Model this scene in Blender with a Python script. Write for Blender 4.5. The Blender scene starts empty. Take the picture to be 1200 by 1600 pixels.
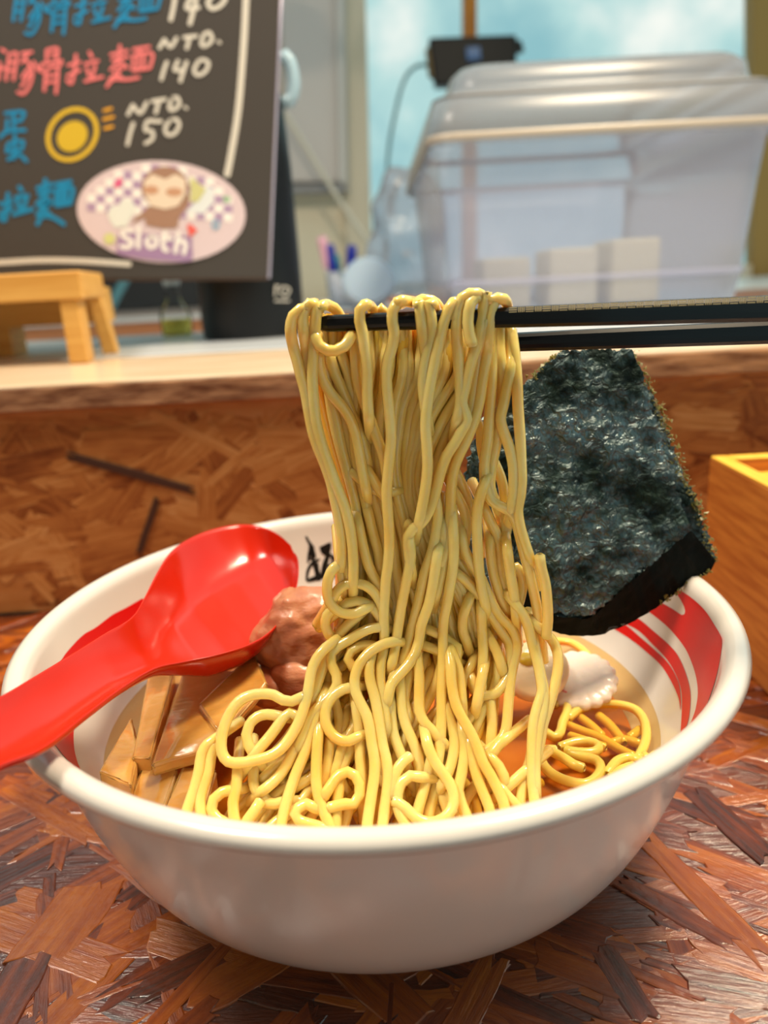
import bpy, bmesh, math, random
from mathutils import Vector, Matrix
from mathutils.geometry import tessellate_polygon

# ------------------------------------------------------------------ camera
CX, CD, CH, PIT, ROLL, FPX = .0043, .22, .171, .2915, .054, 1210.0
CAM = Vector((CX, -CD, CH))
_c, _s, _cr, _sr = math.cos(PIT), math.sin(PIT), math.cos(ROLL), math.sin(ROLL)
S = bpy.context.scene
COL = S.collection
cam = bpy.data.cameras.new('camera'); camo = bpy.data.objects.new('camera', cam); COL.objects.link(camo)
_r0, _u0, _f0 = Vector((1, 0, 0)), Vector((0, _s, _c)), Vector((0, _c, -_s))
_rt, _up = _cr*_r0 - _sr*_u0, _sr*_r0 + _cr*_u0
M = Matrix((_rt, _up, -_f0)).transposed().to_4x4(); M.translation = CAM
camo.matrix_world = M
cam.sensor_width = 36; cam.lens = 36*FPX/1600; cam.clip_start = .01; cam.clip_end = 60
cam.dof.use_dof = True; cam.dof.focus_distance = .205; cam.dof.aperture_fstop = 9.5
S.camera = camo

# ------------------------------------------------------------------ light
S.view_settings.view_transform = 'Standard'; S.view_settings.look = 'None'
S.view_settings.gamma = 1; S.view_settings.use_curve_mapping = False
S.view_settings.exposure = 0.3
S.cycles.max_bounces = 10; S.cycles.transparent_max_bounces = 24; S.cycles.sample_clamp_indirect = 4
w = bpy.data.worlds.new('sky'); S.world = w; w.use_nodes = True
nt = w.node_tree; bg = nt.nodes['Background']
tc = nt.nodes.new('ShaderNodeTexCoord')
n1 = nt.nodes.new('ShaderNodeTexNoise'); n1.inputs['Scale'].default_value = 5.5; n1.inputs['Detail'].default_value = 5
n1.inputs['Roughness'].default_value = .55
mp = nt.nodes.new('ShaderNodeMapping'); mp.inputs['Location'].default_value = (3.1, .4, 1.7)
nt.links.new(tc.outputs['Generated'], mp.inputs[0]); nt.links.new(mp.outputs[0], n1.inputs['Vector'])
cr = nt.nodes.new('ShaderNodeValToRGB')
cr.color_ramp.elements[0].position = .38; cr.color_ramp.elements[0].color = (.30, .56, .62, 1)
cr.color_ramp.elements[1].position = .66; cr.color_ramp.elements[1].color = (1.0, 1.0, .95, 1)
e = cr.color_ramp.elements.new(.52); e.color = (.52, .76, .76, 1)
nt.links.new(n1.outputs['Fac'], cr.inputs[0]); nt.links.new(cr.outputs[0], bg.inputs['Color'])
bg.inputs['Strength'].default_value = .80

def area(name, loc, target, size, power, color, size_y=None):
    l = bpy.data.lights.new(name, 'AREA'); l.energy = power; l.color = color
    l.shape = 'RECTANGLE'; l.size = size; l.size_y = size_y or size
    o = bpy.data.objects.new(name, l); COL.objects.link(o); o.location = loc
    o.rotation_euler = (Vector(target)-Vector(loc)).to_track_quat('-Z', 'Y').to_euler()
    return o
area('ceiling_light', (.42, .16, 1.1), (0, 0, .05), .22, 15.0, (1, .82, .58))
area('ceiling_light', (-.50, -.06, 1.15), (0, 0, .08), .25, 10.0, (1, .88, .74))

# ------------------------------------------------------------------ pixel -> world helpers
def ray(px, py):
    a, b = px-600, py-800
    u = a*_cr-b*_sr; v = a*_sr+b*_cr
    return Vector((u/FPX, _c-_s*v/FPX, -_s-_c*v/FPX))
def onz(px, py, z):
    d = ray(px, py); return CAM + d*((z-CH)/d.z)
def ony(px, py, y):
    d = ray(px, py); return CAM + d*((y+CD)/d.y)
def onx(px, py, x):
    d = ray(px, py); return CAM + d*((x-CX)/d.x)

# ------------------------------------------------------------------ materials
def srgb(c):
    return tuple((v/255/12.92 if v/255 <= .04045 else ((v/255+.055)/1.055)**2.4) for v in c)
def mat(name, col, rough=.5, metal=0, coat=0, sss=0, sssr=(.004, .002, .001), trans=0, ior=1.45, spec=.5, bump=None, var=None, emis=None, sheen=0):
    m = bpy.data.materials.new(name); m.use_nodes = True; t = m.node_tree; b = t.nodes['Principled BSDF']
    col = srgb(col) if max(col) > 1 else col
    I = b.inputs
    I['Base Color'].default_value = (*col, 1); I['Roughness'].default_value = rough; I['Metallic'].default_value = metal
    I['Coat Weight'].default_value = coat; I['Coat Roughness'].default_value = .08
    I['Subsurface Weight'].default_value = sss; I['Subsurface Radius'].default_value = sssr; I['Subsurface Scale'].default_value = 1
    I['Transmission Weight'].default_value = trans; I['IOR'].default_value = ior; I['Specular IOR Level'].default_value = spec
    if var:   # (colour2, scale, stretch)
        c2, sc, st = var
        c2 = srgb(c2) if max(c2) > 1 else c2
        tcn = t.nodes.new('ShaderNodeTexCoord'); mpn = t.nodes.new('ShaderNodeMapping'); mpn.inputs['Scale'].default_value = st
        nz = t.nodes.new('ShaderNodeTexNoise'); nz.inputs['Scale'].default_value = sc; nz.inputs['Detail'].default_value = 6
        rp = t.nodes.new('ShaderNodeValToRGB'); rp.color_ramp.elements[0].position = .35; rp.color_ramp.elements[1].position = .65
        rp.color_ramp.elements[0].color = (*c2, 1); rp.color_ramp.elements[1].color = (*col, 1)
        t.links.new(tcn.outputs['Object'], mpn.inputs[0]); t.links.new(mpn.outputs[0], nz.inputs['Vector'])
        t.links.new(nz.outputs['Fac'], rp.inputs[0]); t.links.new(rp.outputs[0], I['Base Color'])
    if bump:  # (scale, strength, distance, stretch)
        sc, stg, di, st = bump
        tcn = t.nodes.new('ShaderNodeTexCoord'); mpn = t.nodes.new('ShaderNodeMapping'); mpn.inputs['Scale'].default_value = st
        nz = t.nodes.new('ShaderNodeTexNoise'); nz.inputs['Scale'].default_value = sc; nz.inputs['Detail'].default_value = 5
        bp = t.nodes.new('ShaderNodeBump'); bp.inputs['Strength'].default_value = stg; bp.inputs['Distance'].default_value = di
        t.links.new(tcn.outputs['Object'], mpn.inputs[0]); t.links.new(mpn.outputs[0], nz.inputs['Vector'])
        t.links.new(nz.outputs['Fac'], bp.inputs['Height']); t.links.new(bp.outputs[0], I['Normal'])
        if coat: t.links.new(bp.outputs[0], I['Coat Normal'])
    return m
def clear(name, tint, gloss=.15, rough=.1, milk=0, milkcol=(.8, .82, .88)):
    """thin clear sheet: tinted pass-through + fresnel gloss (+ a little milky scatter)"""
    m = bpy.data.materials.new(name); m.use_nodes = True; t = m.node_tree; t.nodes.clear()
    out = t.nodes.new('ShaderNodeOutputMaterial'); tr = t.nodes.new('ShaderNodeBsdfTransparent'); tr.inputs[0].default_value = (*tint, 1)
    gl = t.nodes.new('ShaderNodeBsdfGlossy'); gl.inputs['Roughness'].default_value = rough
    lw = t.nodes.new('ShaderNodeLayerWeight'); lw.inputs[0].default_value = gloss
    mx = t.nodes.new('ShaderNodeMixShader'); t.links.new(lw.outputs['Fresnel'], mx.inputs[0])
    src = tr
    if milk:
        df = t.nodes.new('ShaderNodeBsdfDiffuse'); df.inputs[0].default_value = (*milkcol, 1)
        tl = t.nodes.new('ShaderNodeBsdfTranslucent'); tl.inputs[0].default_value = (*milkcol, 1)
        m2 = t.nodes.new('ShaderNodeMixShader'); m2.inputs[0].default_value = .5
        t.links.new(df.outputs[0], m2.inputs[1]); t.links.new(tl.outputs[0], m2.inputs[2])
        m3 = t.nodes.new('ShaderNodeMixShader'); m3.inputs[0].default_value = milk
        t.links.new(tr.outputs[0], m3.inputs[1]); t.links.new(m2.outputs[0], m3.inputs[2]); src = m3
    t.links.new(src.outputs[0], mx.inputs[1]); t.links.new(gl.outputs[0], mx.inputs[2]); t.links.new(mx.outputs[0], out.inputs[0])
    return m
def wood_flake_mat(name, cols, rough, coat, grain=1.0, base=False):
    """pressed wood flakes: tone by object and by island, grain along the flake (UV in metres)"""
    m = bpy.data.materials.new(name); m.use_nodes = True; t = m.node_tree; b = t.nodes['Principled BSDF']; L = t.links
    N = lambda k, **kw: (lambda n: [setattr(n, a, v) for a, v in kw.items()] and n or n)(t.nodes.new(k))
    tcn = N('ShaderNodeTexCoord'); src = tcn.outputs['Object' if base else 'UV']
    def mapped(sc):
        mp = N('ShaderNodeMapping'); mp.inputs['Scale'].default_value = sc; L.new(src, mp.inputs[0]); return mp.outputs[0]
    def noise(sc, det, rgh=.5):
        n = N('ShaderNodeTexNoise'); n.inputs['Scale'].default_value = 1; n.inputs['Detail'].default_value = det; n.inputs['Roughness'].default_value = rgh; L.new(mapped(sc), n.inputs['Vector']); return n.outputs['Fac']
    rp = N('ShaderNodeValToRGB')
    while len(rp.color_ramp.elements) < len(cols): rp.color_ramp.elements.new(.5)
    for i, c in enumerate(cols):
        rp.color_ramp.elements[i].position = i/(len(cols)-1); rp.color_ramp.elements[i].color = (*srgb(c), 1)
    def mth(op, x, y):
        n = N('ShaderNodeMath', operation=op)
        for i, q in enumerate((x, y)):
            if isinstance(q, float): n.inputs[i].default_value = q
            else: L.new(q, n.inputs[i])
        return n.outputs[0]
    oi = N('ShaderNodeObjectInfo'); ge = N('ShaderNodeNewGeometry')
    fac = mth('FRACT', mth('ADD', oi.outputs['Random'], ge.outputs['Random Per Island']), 0.0)
    g = noise((30, 420, 100), 6); blot = noise((60, 60, 60), 3)
    v = mth('ADD', mth('MULTIPLY', fac, .62), mth('MULTIPLY', mth('SUBTRACT', g, .5), .95))
    v = mth('ADD', v, mth('MULTIPLY', mth('SUBTRACT', blot, .3), .45))
    L.new(v, rp.inputs[0]); L.new(rp.outputs[0], b.inputs['Base Color'])
    b.inputs['Roughness'].default_value = rough; b.inputs['Coat Weight'].default_value = coat; b.inputs['Coat Roughness'].default_value = .09; b.inputs['Specular IOR Level'].default_value = .2
    b.inputs['Coat IOR'].default_value = 2.2 if coat > .5 else 1.45
    h = mth('ADD', mth('MULTIPLY', noise((90, 1100, 300), 7, .65), .6), mth('MULTIPLY', noise((260, 420, 300), 4), .5))
    bp = N('ShaderNodeBump'); bp.inputs['Strength'].default_value = min(1, .7*grain); bp.inputs['Distance'].default_value = .0007*grain
    L.new(h, bp.inputs['Height']); L.new(bp.outputs[0], b.inputs['Normal'])
    b2 = N('ShaderNodeBump'); b2.inputs['Strength'].default_value = .75; b2.inputs['Distance'].default_value = .0005*grain
    L.new(h, b2.inputs['Height']); L.new(b2.outputs[0], b.inputs['Coat Normal'])
    return m
porcelain = mat('porcelain', (214, 208, 200), .22, coat=.5)
red_glaze = mat('red_glaze', (205, 12, 8), .3, spec=.25)
black_glaze = mat('black_glaze', (12, 12, 14), .3)
red_plastic = mat('red_plastic', (192, 33, 7), .22, coat=.15)
black_lacquer = mat('black_lacquer', (5, 5, 8), .3, coat=.15, spec=.3)
brass_print = mat('brass_print', (240, 220, 166), .5)
table_wood = wood_flake_mat('table_flakes', [(62, 19, 5), (118, 45, 8), (162, 75, 12), (190, 102, 22), (204, 122, 40)], .3, .9, 1.2)
table_base = wood_flake_mat('table_base', [(50, 15, 5), (92, 34, 8), (130, 56, 12), (150, 70, 18)], .3, .9, 1.2, True)
wall_wood = wood_flake_mat('wall_flakes', [(124, 64, 28), (168, 98, 46), (196, 126, 64), (216, 152, 88), (226, 170, 112)], .5, .15, .8)
wall_base = wood_flake_mat('wall_base', [(128, 66, 28), (166, 94, 44), (194, 124, 64), (206, 144, 86)], .5, .15, .8, True)
edge_wood = mat('board_edge', (196, 146, 104), .6, var=((120, 74, 46), 40, (1, 5, 5)), bump=(60, .6, .002, (1, 4, 4)))
top_wood = mat('board_top', (228, 206, 176), .35, coat=.3, var=((206, 176, 140), 14, (1, 8, 1)))
pine = mat('pine', (222, 172, 92), .5, var=((206, 150, 70), 12, (1, 14, 14)))
box_wood = mat('box_wood', (206, 128, 52), .5, var=((176, 98, 36), 30, (1, 1, 12)))
box_rim = mat('box_rim_wood', (236, 186, 70), .45, var=((224, 168, 52), 30, (8, 1, 1)))
slate = mat('chalkboard', (62, 58, 55), .8, bump=(600, .15, .0005, (1, 1, 1)))
chalk_w = mat('white_marker', (208, 204, 194), .8); chalk_b = mat('blue_marker', (10, 128, 178), .8)
chalk_p = mat('pink_marker', (226, 118, 120), .8); chalk_y = mat('yellow_marker', (214, 178, 44), .8)
black_metal = mat('black_enamel', (8, 11, 14), .4, coat=0, spec=.3)
steel = mat('brushed_steel', (222, 228, 234), .25, metal=.3)
white_counter = mat('white_counter', (225, 228, 230), .3, coat=.3)
brown_strip = mat('brown_strip', (150, 88, 36), .5, var=((110, 58, 20), 20, (1, 8, 1)))
beige = mat('beige_wall', (226, 214, 190), .8); greyp = mat('grey_panel', (206, 198, 194), .6)
postm = mat('post_beige', (212, 200, 178), .7); frame_wood = mat('window_wood', (196, 122, 28), .5, var=((170, 98, 20), 12, (6, 1, 1)))
olive_wood = mat('olive_wood', (160, 124, 62), .6)
glass_m = clear('window_glass', (.97, .99, .98), .1, .02)
tub_m = clear('clear_plastic', (.88, .88, .95), .18, .25, .46, (.70, .71, .87))
lid_m = clear('frosted_lid', (.86, .88, .90), .25, .25, .34, (.62, .64, .68))
bag_m = clear('bag_plastic', (.8, .85, .92), .3, .25, .45, (.72, .78, .88))
noodle_m = mat('noodle', (255, 223, 138), .2, coat=.6, sss=.45, sssr=(.0060, .0030, .0009), spec=.5, bump=(420, .22, .0008, (1, 1, 1)), var=((252, 202, 100), 50, (1, 1, 1)))
noodle_glow_m = mat('noodle_inner_glow', (252, 192, 76), .25, coat=.4, sss=.5, sssr=(.006, .0026, .0007), spec=.5)  # deeper amber paints in the light glowing through the inner strands
noodle_soup_m = mat('noodle_in_broth', (240, 206, 96), .25, coat=.5, sss=.5, sssr=(.004, .002, .0007))
menma_m = mat('bamboo_shoot', (226, 172, 92), .22, coat=.6, sss=.35, sssr=(.003, .0015, .0006), var=((206, 146, 66), 60, (1, 2, 2)), bump=(120, .25, .0008, (1, 3, 1)))
meat_m = mat('cooked_pork', (190, 130, 92), .4, coat=.3, sss=.35, sssr=(.004, .0015, .001), var=((164, 92, 62), 90, (1, 1, 1)), bump=(180, .5, .0015, (1, 1, 2)))
chicken_m = mat('pale_meat', (238, 206, 158), .35, coat=.3, sss=.3, bump=(200, .3, .001, (1, 1, 1)))
naruto_m = mat('fish_cake', (240, 222, 206), .35, coat=.3, sss=.3, bump=(300, .3, .0006, (1, 1, 1)))
pink_m = mat('pink_swirl', (232, 140, 132), .4)
broth_m = clear('broth_surface', (.97, .84, .58), .16, .03)
deep_m = mat('broth_depth', (200, 128, 46), .2, coat=.3, var=((176, 100, 30), 50, (1, 1, 1)))

def nori_mat():
    m = bpy.data.materials.new('dried_seaweed'); m.use_nodes = True; t = m.node_tree; b = t.nodes['Principled BSDF']; L = t.links
    tcn = t.nodes.new('ShaderNodeTexCoord'); nz = t.nodes.new('ShaderNodeTexNoise'); nz.inputs['Scale'].default_value = 220; nz.inputs['Detail'].default_value = 6
    rp = t.nodes.new('ShaderNodeValToRGB'); rp.color_ramp.elements[0].position = .35; rp.color_ramp.elements[0].color = (.004, .006, .005, 1)
    rp.color_ramp.elements[1].position = .8; rp.color_ramp.elements[1].color = (.022, .036, .022, 1)
    L.new(tcn.outputs['Object'], nz.inputs['Vector']); L.new(nz.outputs['Fac'], rp.inputs[0]); L.new(rp.outputs[0], b.inputs['Base Color'])
    n3 = t.nodes.new('ShaderNodeTexNoise'); n3.inputs['Scale'].default_value = 42; n3.inputs['Detail'].default_value = 7; n3.inputs['Roughness'].default_value = .7
    r3 = t.nodes.new('ShaderNodeMapRange'); r3.inputs['From Min'].default_value = .40; r3.inputs['From Max'].default_value = .62; r3.inputs['To Min'].default_value = .15; r3.inputs['To Max'].default_value = 1.6
    r4 = t.nodes.new('ShaderNodeMapRange'); r4.inputs['From Min'].default_value = .40; r4.inputs['From Max'].default_value = .62; r4.inputs['To Min'].default_value = .6; r4.inputs['To Max'].default_value = .24
    L.new(tcn.outputs['Object'], n3.inputs['Vector']); L.new(n3.outputs['Fac'], r3.inputs[0]); L.new(n3.outputs['Fac'], r4.inputs[0])
    L.new(r4.outputs[0], b.inputs['Roughness']); L.new(r3.outputs[0], b.inputs['Specular IOR Level'])
    r5 = t.nodes.new('ShaderNodeMapRange'); r5.inputs['From Min'].default_value = .44; r5.inputs['From Max'].default_value = .62; r5.inputs['To Max'].default_value = .9
    L.new(n3.outputs['Fac'], r5.inputs[0]); L.new(r5.outputs[0], b.inputs['Coat Weight']); b.inputs['Coat Roughness'].default_value = .22; b.inputs['Coat IOR'].default_value = 1.9
    b.inputs['Specular Tint'].default_value = (.55, .95, 1, 1)
    bp = t.nodes.new('ShaderNodeBump'); bp.inputs['Strength'].default_value = 1; bp.inputs['Distance'].default_value = .0022
    n2 = t.nodes.new('ShaderNodeTexNoise'); n2.inputs['Scale'].default_value = 330; n2.inputs['Detail'].default_value = 5; n2.inputs['Distortion'].default_value = 1
    L.new(tcn.outputs['Object'], n2.inputs['Vector']); L.new(n2.outputs['Fac'], bp.inputs['Height']); L.new(bp.outputs[0], b.inputs['Normal']); L.new(bp.outputs[0], b.inputs['Coat Normal'])
    return m
nori_m = nori_mat()
nori_matte = mat('seaweed_rough_shaded', (16, 20, 17), .85, spec=.15, bump=(260, .8, .001, (1, 1, 1)))  # rough reverse side, also kept dark to paint in the under-fold's shade
nori_edge = mat('seaweed_edge', (62, 66, 22), .6, sss=.1)

# ------------------------------------------------------------------ object helpers
def link(name, me, parent=None):
    o = bpy.data.objects.new(name, me); COL.objects.link(o)
    if parent: o.parent = parent; o.matrix_parent_inverse = parent.matrix_world.inverted()
    return o
def tag(o, label=None, cat=None, group=None, kind=None):
    if label: o['label'] = label
    if cat: o['category'] = cat
    if group: o['group'] = group
    if kind: o['kind'] = kind
    return o
def empty(name, loc, label, cat, group=None):
    o = bpy.data.objects.new(name, None); COL.objects.link(o); o.location = loc; o.empty_display_size = .01
    bpy.context.view_layer.update()
    return tag(o, label, cat, group)
def pyd(name, V, F, m, parent=None, smooth=False):
    me = bpy.data.meshes.new(name); me.from_pydata([tuple(v) for v in V], [], F); me.update()
    me.materials.append(m)
    if smooth: me.polygons.foreach_set('use_smooth', [True]*len(me.polygons))
    return link(name, me, parent)
def bmo(name, bm, m, parent=None, smooth=False):
    bmesh.ops.recalc_face_normals(bm, faces=bm.faces)
    me = bpy.data.meshes.new(name); bm.to_mesh(me); bm.free(); me.materials.append(m)
    if smooth: me.polygons.foreach_set('use_smooth', [True]*len(me.polygons))
    return link(name, me, parent)
def box(name, lo, hi, m, parent=None, bev=.0, rot=0, seg=2):
    bm = bmesh.new(); bmesh.ops.create_cube(bm, size=1)
    lo, hi = Vector(lo), Vector(hi)
    for v in bm.verts: v.co = Vector((lo[i]+(hi[i]-lo[i])*(v.co[i]+.5) for i in range(3)))
    if bev: bmesh.ops.bevel(bm, geom=bm.edges[:], offset=bev, segments=seg, affect='EDGES', profile=.5)
    if rot: bmesh.ops.rotate(bm, verts=bm.verts, cent=(lo+hi)/2, matrix=Matrix.Rotation(rot, 3, 'Z'))
    return bmo(name, bm, m, parent)
def hexa(name, P, m, parent=None, bev=0, smooth=False, sub=0, noise=0, seed=0):
    """8 corners: bottom loop 4, top loop 4"""
    bm = bmesh.new(); vs = [bm.verts.new(p) for p in P]
    for f in ((3, 2, 1, 0), (4, 5, 6, 7), (0, 1, 5, 4), (1, 2, 6, 5), (2, 3, 7, 6), (3, 0, 4, 7)): bm.faces.new([vs[i] for i in f])
    if bev: bmesh.ops.bevel(bm, geom=bm.edges[:], offset=bev, segments=3, affect='EDGES', profile=.5)
    if sub: bmesh.ops.subdivide_edges(bm, edges=bm.edges[:], cuts=sub, use_grid_fill=True)
    if noise:
        r = random.Random(seed)
        for v in bm.verts: v.co += Vector((r.uniform(-1, 1), r.uniform(-1, 1), r.uniform(-1, 1)))*noise
    return bmo(name, bm, m, parent, smooth)
def lathe(name, prof, m, parent=None, n=96, center=(0, 0), close=False):
    V = []; F = []
    for r, z in prof:
        for i in range(n):
            a = 2*math.pi*i/n; V.append((center[0]+r*math.cos(a), center[1]+r*math.sin(a), z))
    k = len(prof)
    for j in range(k-1 if not close else k):
        for i in range(n):
            a, b = j*n+i, j*n+(i+1) % n; c, d = ((j+1) % k)*n+(i+1) % n, ((j+1) % k)*n+i
            F.append((a, b, c, d))
    return pyd(name, V, F, m, parent, True)
def catmull(P, step):
    out = []
    n = len(P)
    for i in range(n-1):
        p0, p1, p2, p3 = P[max(i-1, 0)], P[i], P[i+1], P[min(i+2, n-1)]
        k = max(1, int((p2-p1).length/step))
        for j in range(k):
            t = j/k; t2, t3 = t*t, t*t*t
            out.append(.5*((2*p1)+(p2-p0)*t+(2*p0-5*p1+4*p2-p3)*t2+(3*p1-p0-3*p2+p3)*t3))
    out.append(P[-1]); return out
def tube_mesh(name, P, r, n=10, taper=None):
    V = []; F = []
    up = Vector((.13, 1, .2)).normalized(); prev = None
    for i, p in enumerate(P):
        t = (P[min(i+1, len(P)-1)]-P[max(i-1, 0)])
        t = t.normalized() if t.length > 1e-9 else Vector((0, 0, 1))
        a = t.cross(up if prev is None else prev)
        if a.length < 1e-6: a = t.cross(Vector((1, 0, 0)))
        a.normalize(); b = t.cross(a).normalized(); prev = -b if prev is None else -b
        rr = r*(taper(i/(len(P)-1)) if taper else 1)
        for k in range(n):
            g = 2*math.pi*k/n; V.append(p+(a*math.cos(g)+b*math.sin(g))*rr)
    for i in range(len(P)-1):
        for k in range(n):
            F.append((i*n+k, i*n+(k+1) % n, (i+1)*n+(k+1) % n, (i+1)*n+k))
    L = len(P)
    for e, dr in ((0, -1), (L-1, 1)):
        t = (P[1]-P[0]) if e == 0 else (P[-1]-P[-2])
        t = t.normalized()*dr*r*.35
        base = len(V)
        for k in range(n): V.append(P[e]+(V[e*n+k]-P[e])*.6+t)
        for k in range(n):
            q = (e*n+k, base+k, base+(k+1) % n, e*n+(k+1) % n); F.append(q if e == 0 else q[::-1])
        q = tuple(range(base, base+n)); F.append(q if e == 0 else q[::-1])
    me = bpy.data.meshes.new(name); me.from_pydata([tuple(v) for v in V], [], F); me.update()
    me.polygons.foreach_set('use_smooth', [True]*len(me.polygons))
    return me
def tube(name, P, r, m, parent=None, step=.002, n=10, taper=None):
    me = tube_mesh(name, catmull([Vector(p) for p in P], step), r, n, taper); me.materials.append(m)
    return link(name, me, parent)

# ------------------------------------------------------------------ setting: dining counter, partition, kitchen counter
rnd = random.Random(7)
def flake_geo(r, L, W, th=.00045):
    """one flake lying in its own XY plane, splintered ends, bevelled top; returns verts, faces, per-vertex uv"""
    sk = r.uniform(-.25, .25)*min(1, W/L*2); hw, hl = W*.5, L*.5; top = []; bot = []
    n = 5
    for i in range(n+1):
        x = -hl+L*i/n; bw = hw*(1-.25*abs(i/n-.5)*r.uniform(0, 1.6))
        top.append((x+(sk*L*.5)+r.uniform(-.01, .01)*L, bw*r.uniform(.85, 1.06))); bot.append((x-(sk*L*.5)+r.uniform(-.01, .01)*L, -bw*r.uniform(.85, 1.06)))
    e1 = [(hl+r.uniform(-.10, .05)*L, hw*q+r.uniform(-.1, .1)*W) for q in (-.45, 0, .45)]
    e0 = [(-hl+r.uniform(-.05, .10)*L, -hw*q+r.uniform(-.1, .1)*W) for q in (-.45, 0, .45)]
    pts = bot+e1+top[::-1]+e0; n = len(pts); c = min(.0004, W*.12)
    ins = []
    for i, p in enumerate(pts):
        ins.append((p[0]*(1-2*c/L), p[1]*(1-2*c/W)))
    V = [(x, y, -th*2.4) for x, y in pts]+[(x, y, -th*.45) for x, y in pts]+[(x, y, 0) for x, y in ins]
    F = [tuple(range(2*n, 3*n))]
    for i in range(n):
        j = (i+1) % n; F += [(i, j, n+j, n+i), (n+i, n+j, 2*n+j, 2*n+i)]
    ou, ov = r.uniform(0, 9), r.uniform(0, 9)
    return V, F, [(x+ou, y+ov) for x, y, z in V]
def flake_obj(name, items, m, parent, kind=None):
    """items: (verts, faces, uvs, matrix or None)"""
    V = []; F = []; U = []
    for v, f, u, Mx in items:
        k = len(V); V += [tuple(Mx @ Vector(q)) if Mx else q for q in v]; F += [tuple(i+k for i in q) for q in f]; U += u
    me = bpy.data.meshes.new(name); me.from_pydata(V, [], F); me.update(); me.materials.append(m)
    uv = me.uv_layers.new(name='UVMap'); idx = [0]*len(me.loops); me.loops.foreach_get('vertex_index', idx)
    uv.data.foreach_set('uv', [c for i in idx for c in U[i]])
    return me
def flake_frame(p, ux, nrm, tilt):
    ux = Vector(ux).normalized(); nrm = Vector(nrm); uy = nrm.cross(ux).normalized()
    return Matrix.Translation(p) @ Matrix((ux, uy, nrm)).transposed().to_4x4() @ Matrix.Rotation(tilt[0], 4, 'X') @ Matrix.Rotation(tilt[1], 4, 'Y')
def put_flake(m, parent, p, ux, nrm, L, W, tilt=(0, 0)):
    me = flake_obj('wood_flake', [(*flake_geo(rnd, L, W), None)], m, parent)
    o = link('wood_flake', me); o.parent = parent; o.matrix_parent_inverse = parent.matrix_world.inverted(); o.matrix_world = flake_frame(p, ux, nrm, tilt)
    return o
table = empty('dining_counter', (0, -.1, 0), 'glossy brown pressed-flake wooden counter under the ramen bowl', 'counter')
box('board', (-.7, -.42, -.03), (.7, .188, -.0009), table_base, table, .001)
def table_spot(wide):
    x, y = (rnd.uniform(-.28, .28), rnd.uniform(-.15, .175)) if wide else (rnd.uniform(-.2, .2), rnd.uniform(-.145, -.04))
    a = (rnd.choice([-.75, -.6, -.5, .2, rnd.uniform(-1.57, 1.57)]) if x > .02 else rnd.choice([.75, .6, .95, -.2, rnd.uniform(-1.57, 1.57)]))+rnd.uniform(-.2, .2)
    return x, y, (math.cos(a), math.sin(a), 0), rnd.uniform(.018, .062), rnd.uniform(.0025, .013)
its = []
for k in range(900):
    x, y, d, L, W = table_spot(True); its.append((*flake_geo(rnd, L, W), flake_frame(Vector((x, y, -.00062+rnd.random()*.0002)), d, (0, 0, 1), (rnd.gauss(0, .01), rnd.gauss(0, .004)))))
o = link('pressed_flakes', flake_obj('pressed_flakes', its, table_wood, table), table); o['kind'] = 'stuff'
for k in range(286):
    x, y, d, L, W = table_spot(k < 200)
    put_flake(table_wood, table, Vector((x, y, -.0005+rnd.random()*.00035)), d, (0, 0, 1), L, W, (rnd.gauss(0, .018), rnd.gauss(0, .005)))
def flake_between(a, b, W, z=-.0001):
    A, B = onz(*a, z), onz(*b, z); put_flake(table_wood, table, (A+B)/2, (B-A), (0, 0, 1), (B-A).length, W, (.02, 0))
for a, b, W in (((965, 1372), (1150, 1478), .007), ((612, 1535), (608, 1610), .0016), ((60, 1500), (150, 1380), .02), ((1085, 1235), (1205, 1345), .010), ((1000, 1300), (1200, 1500), .009),
                ((940, 1480), (1010, 1590), .008), ((1060, 1530), (1230, 1560), .010), ((200, 1330), (330, 1420), .016)):
    flake_between(a, b, W)

ZL = .128
part = empty('counter_partition', (0, .19, 0), 'upright pressed-flake board partition behind the bowl with a pale top shelf', 'partition')
box('panel', (-.75, .190, 0), (.75, .206, .114), wall_base, part, .0005)
def wall_spot():
    x, z = rnd.uniform(-.27, .28), rnd.uniform(.004, .110)
    a = rnd.gauss(.15, .45) if rnd.random() < .7 else rnd.uniform(-1.5, 1.5)
    L = rnd.uniform(.025, .085); W = rnd.uniform(.005, .019); q = (abs(math.sin(a))*L+W)*.55
    z = min(max(z, q), .1140-q) if q < .05 else .06
    if q >= .05: L = .04
    return x, z, (math.cos(a), 0, math.sin(a)), L, W
its = []
for k in range(500):
    x, z, d, L, W = wall_spot(); its.append((*flake_geo(rnd, L, W, .0003), flake_frame(Vector((x, .19015-rnd.random()*.0002, z)), d, (0, -1, 0), (0, 0))))
o = link('pressed_flakes', flake_obj('pressed_flakes', its, wall_wood, part), part); o['kind'] = 'stuff'
for k in range(280):
    x, z, d, L, W = wall_spot()
    put_flake(wall_wood, part, Vector((x, .1898-rnd.random()*.0003, z)), d, (0, -1, 0), L, W, (rnd.gauss(0, .008), rnd.gauss(0, .003)))
# dark sliver of wood seen left of the noodles
dk = mat('dark_flake', (78, 46, 30), .6)
A, B = ony(105, 712, .1885), ony(305, 768, .1885)
put_flake(dk, part, (A+B)/2, B-A, (0, -1, 0), (B-A).length, .005)
A, B = ony(245, 780, .1885), ony(215, 870, .1885)
put_flake(dk, part, (A+B)/2, B-A, (0, -1, 0), (B-A).length, .004)
sh = box('top_shelf_edge', (-.75, .184, .1145), (.75, .192, ZL-.0012), edge_wood, part, .0008)
sh = box('top_shelf', (-.75, .1845, .1150), (.75, .33, ZL), top_wood, part, .0008)

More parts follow.
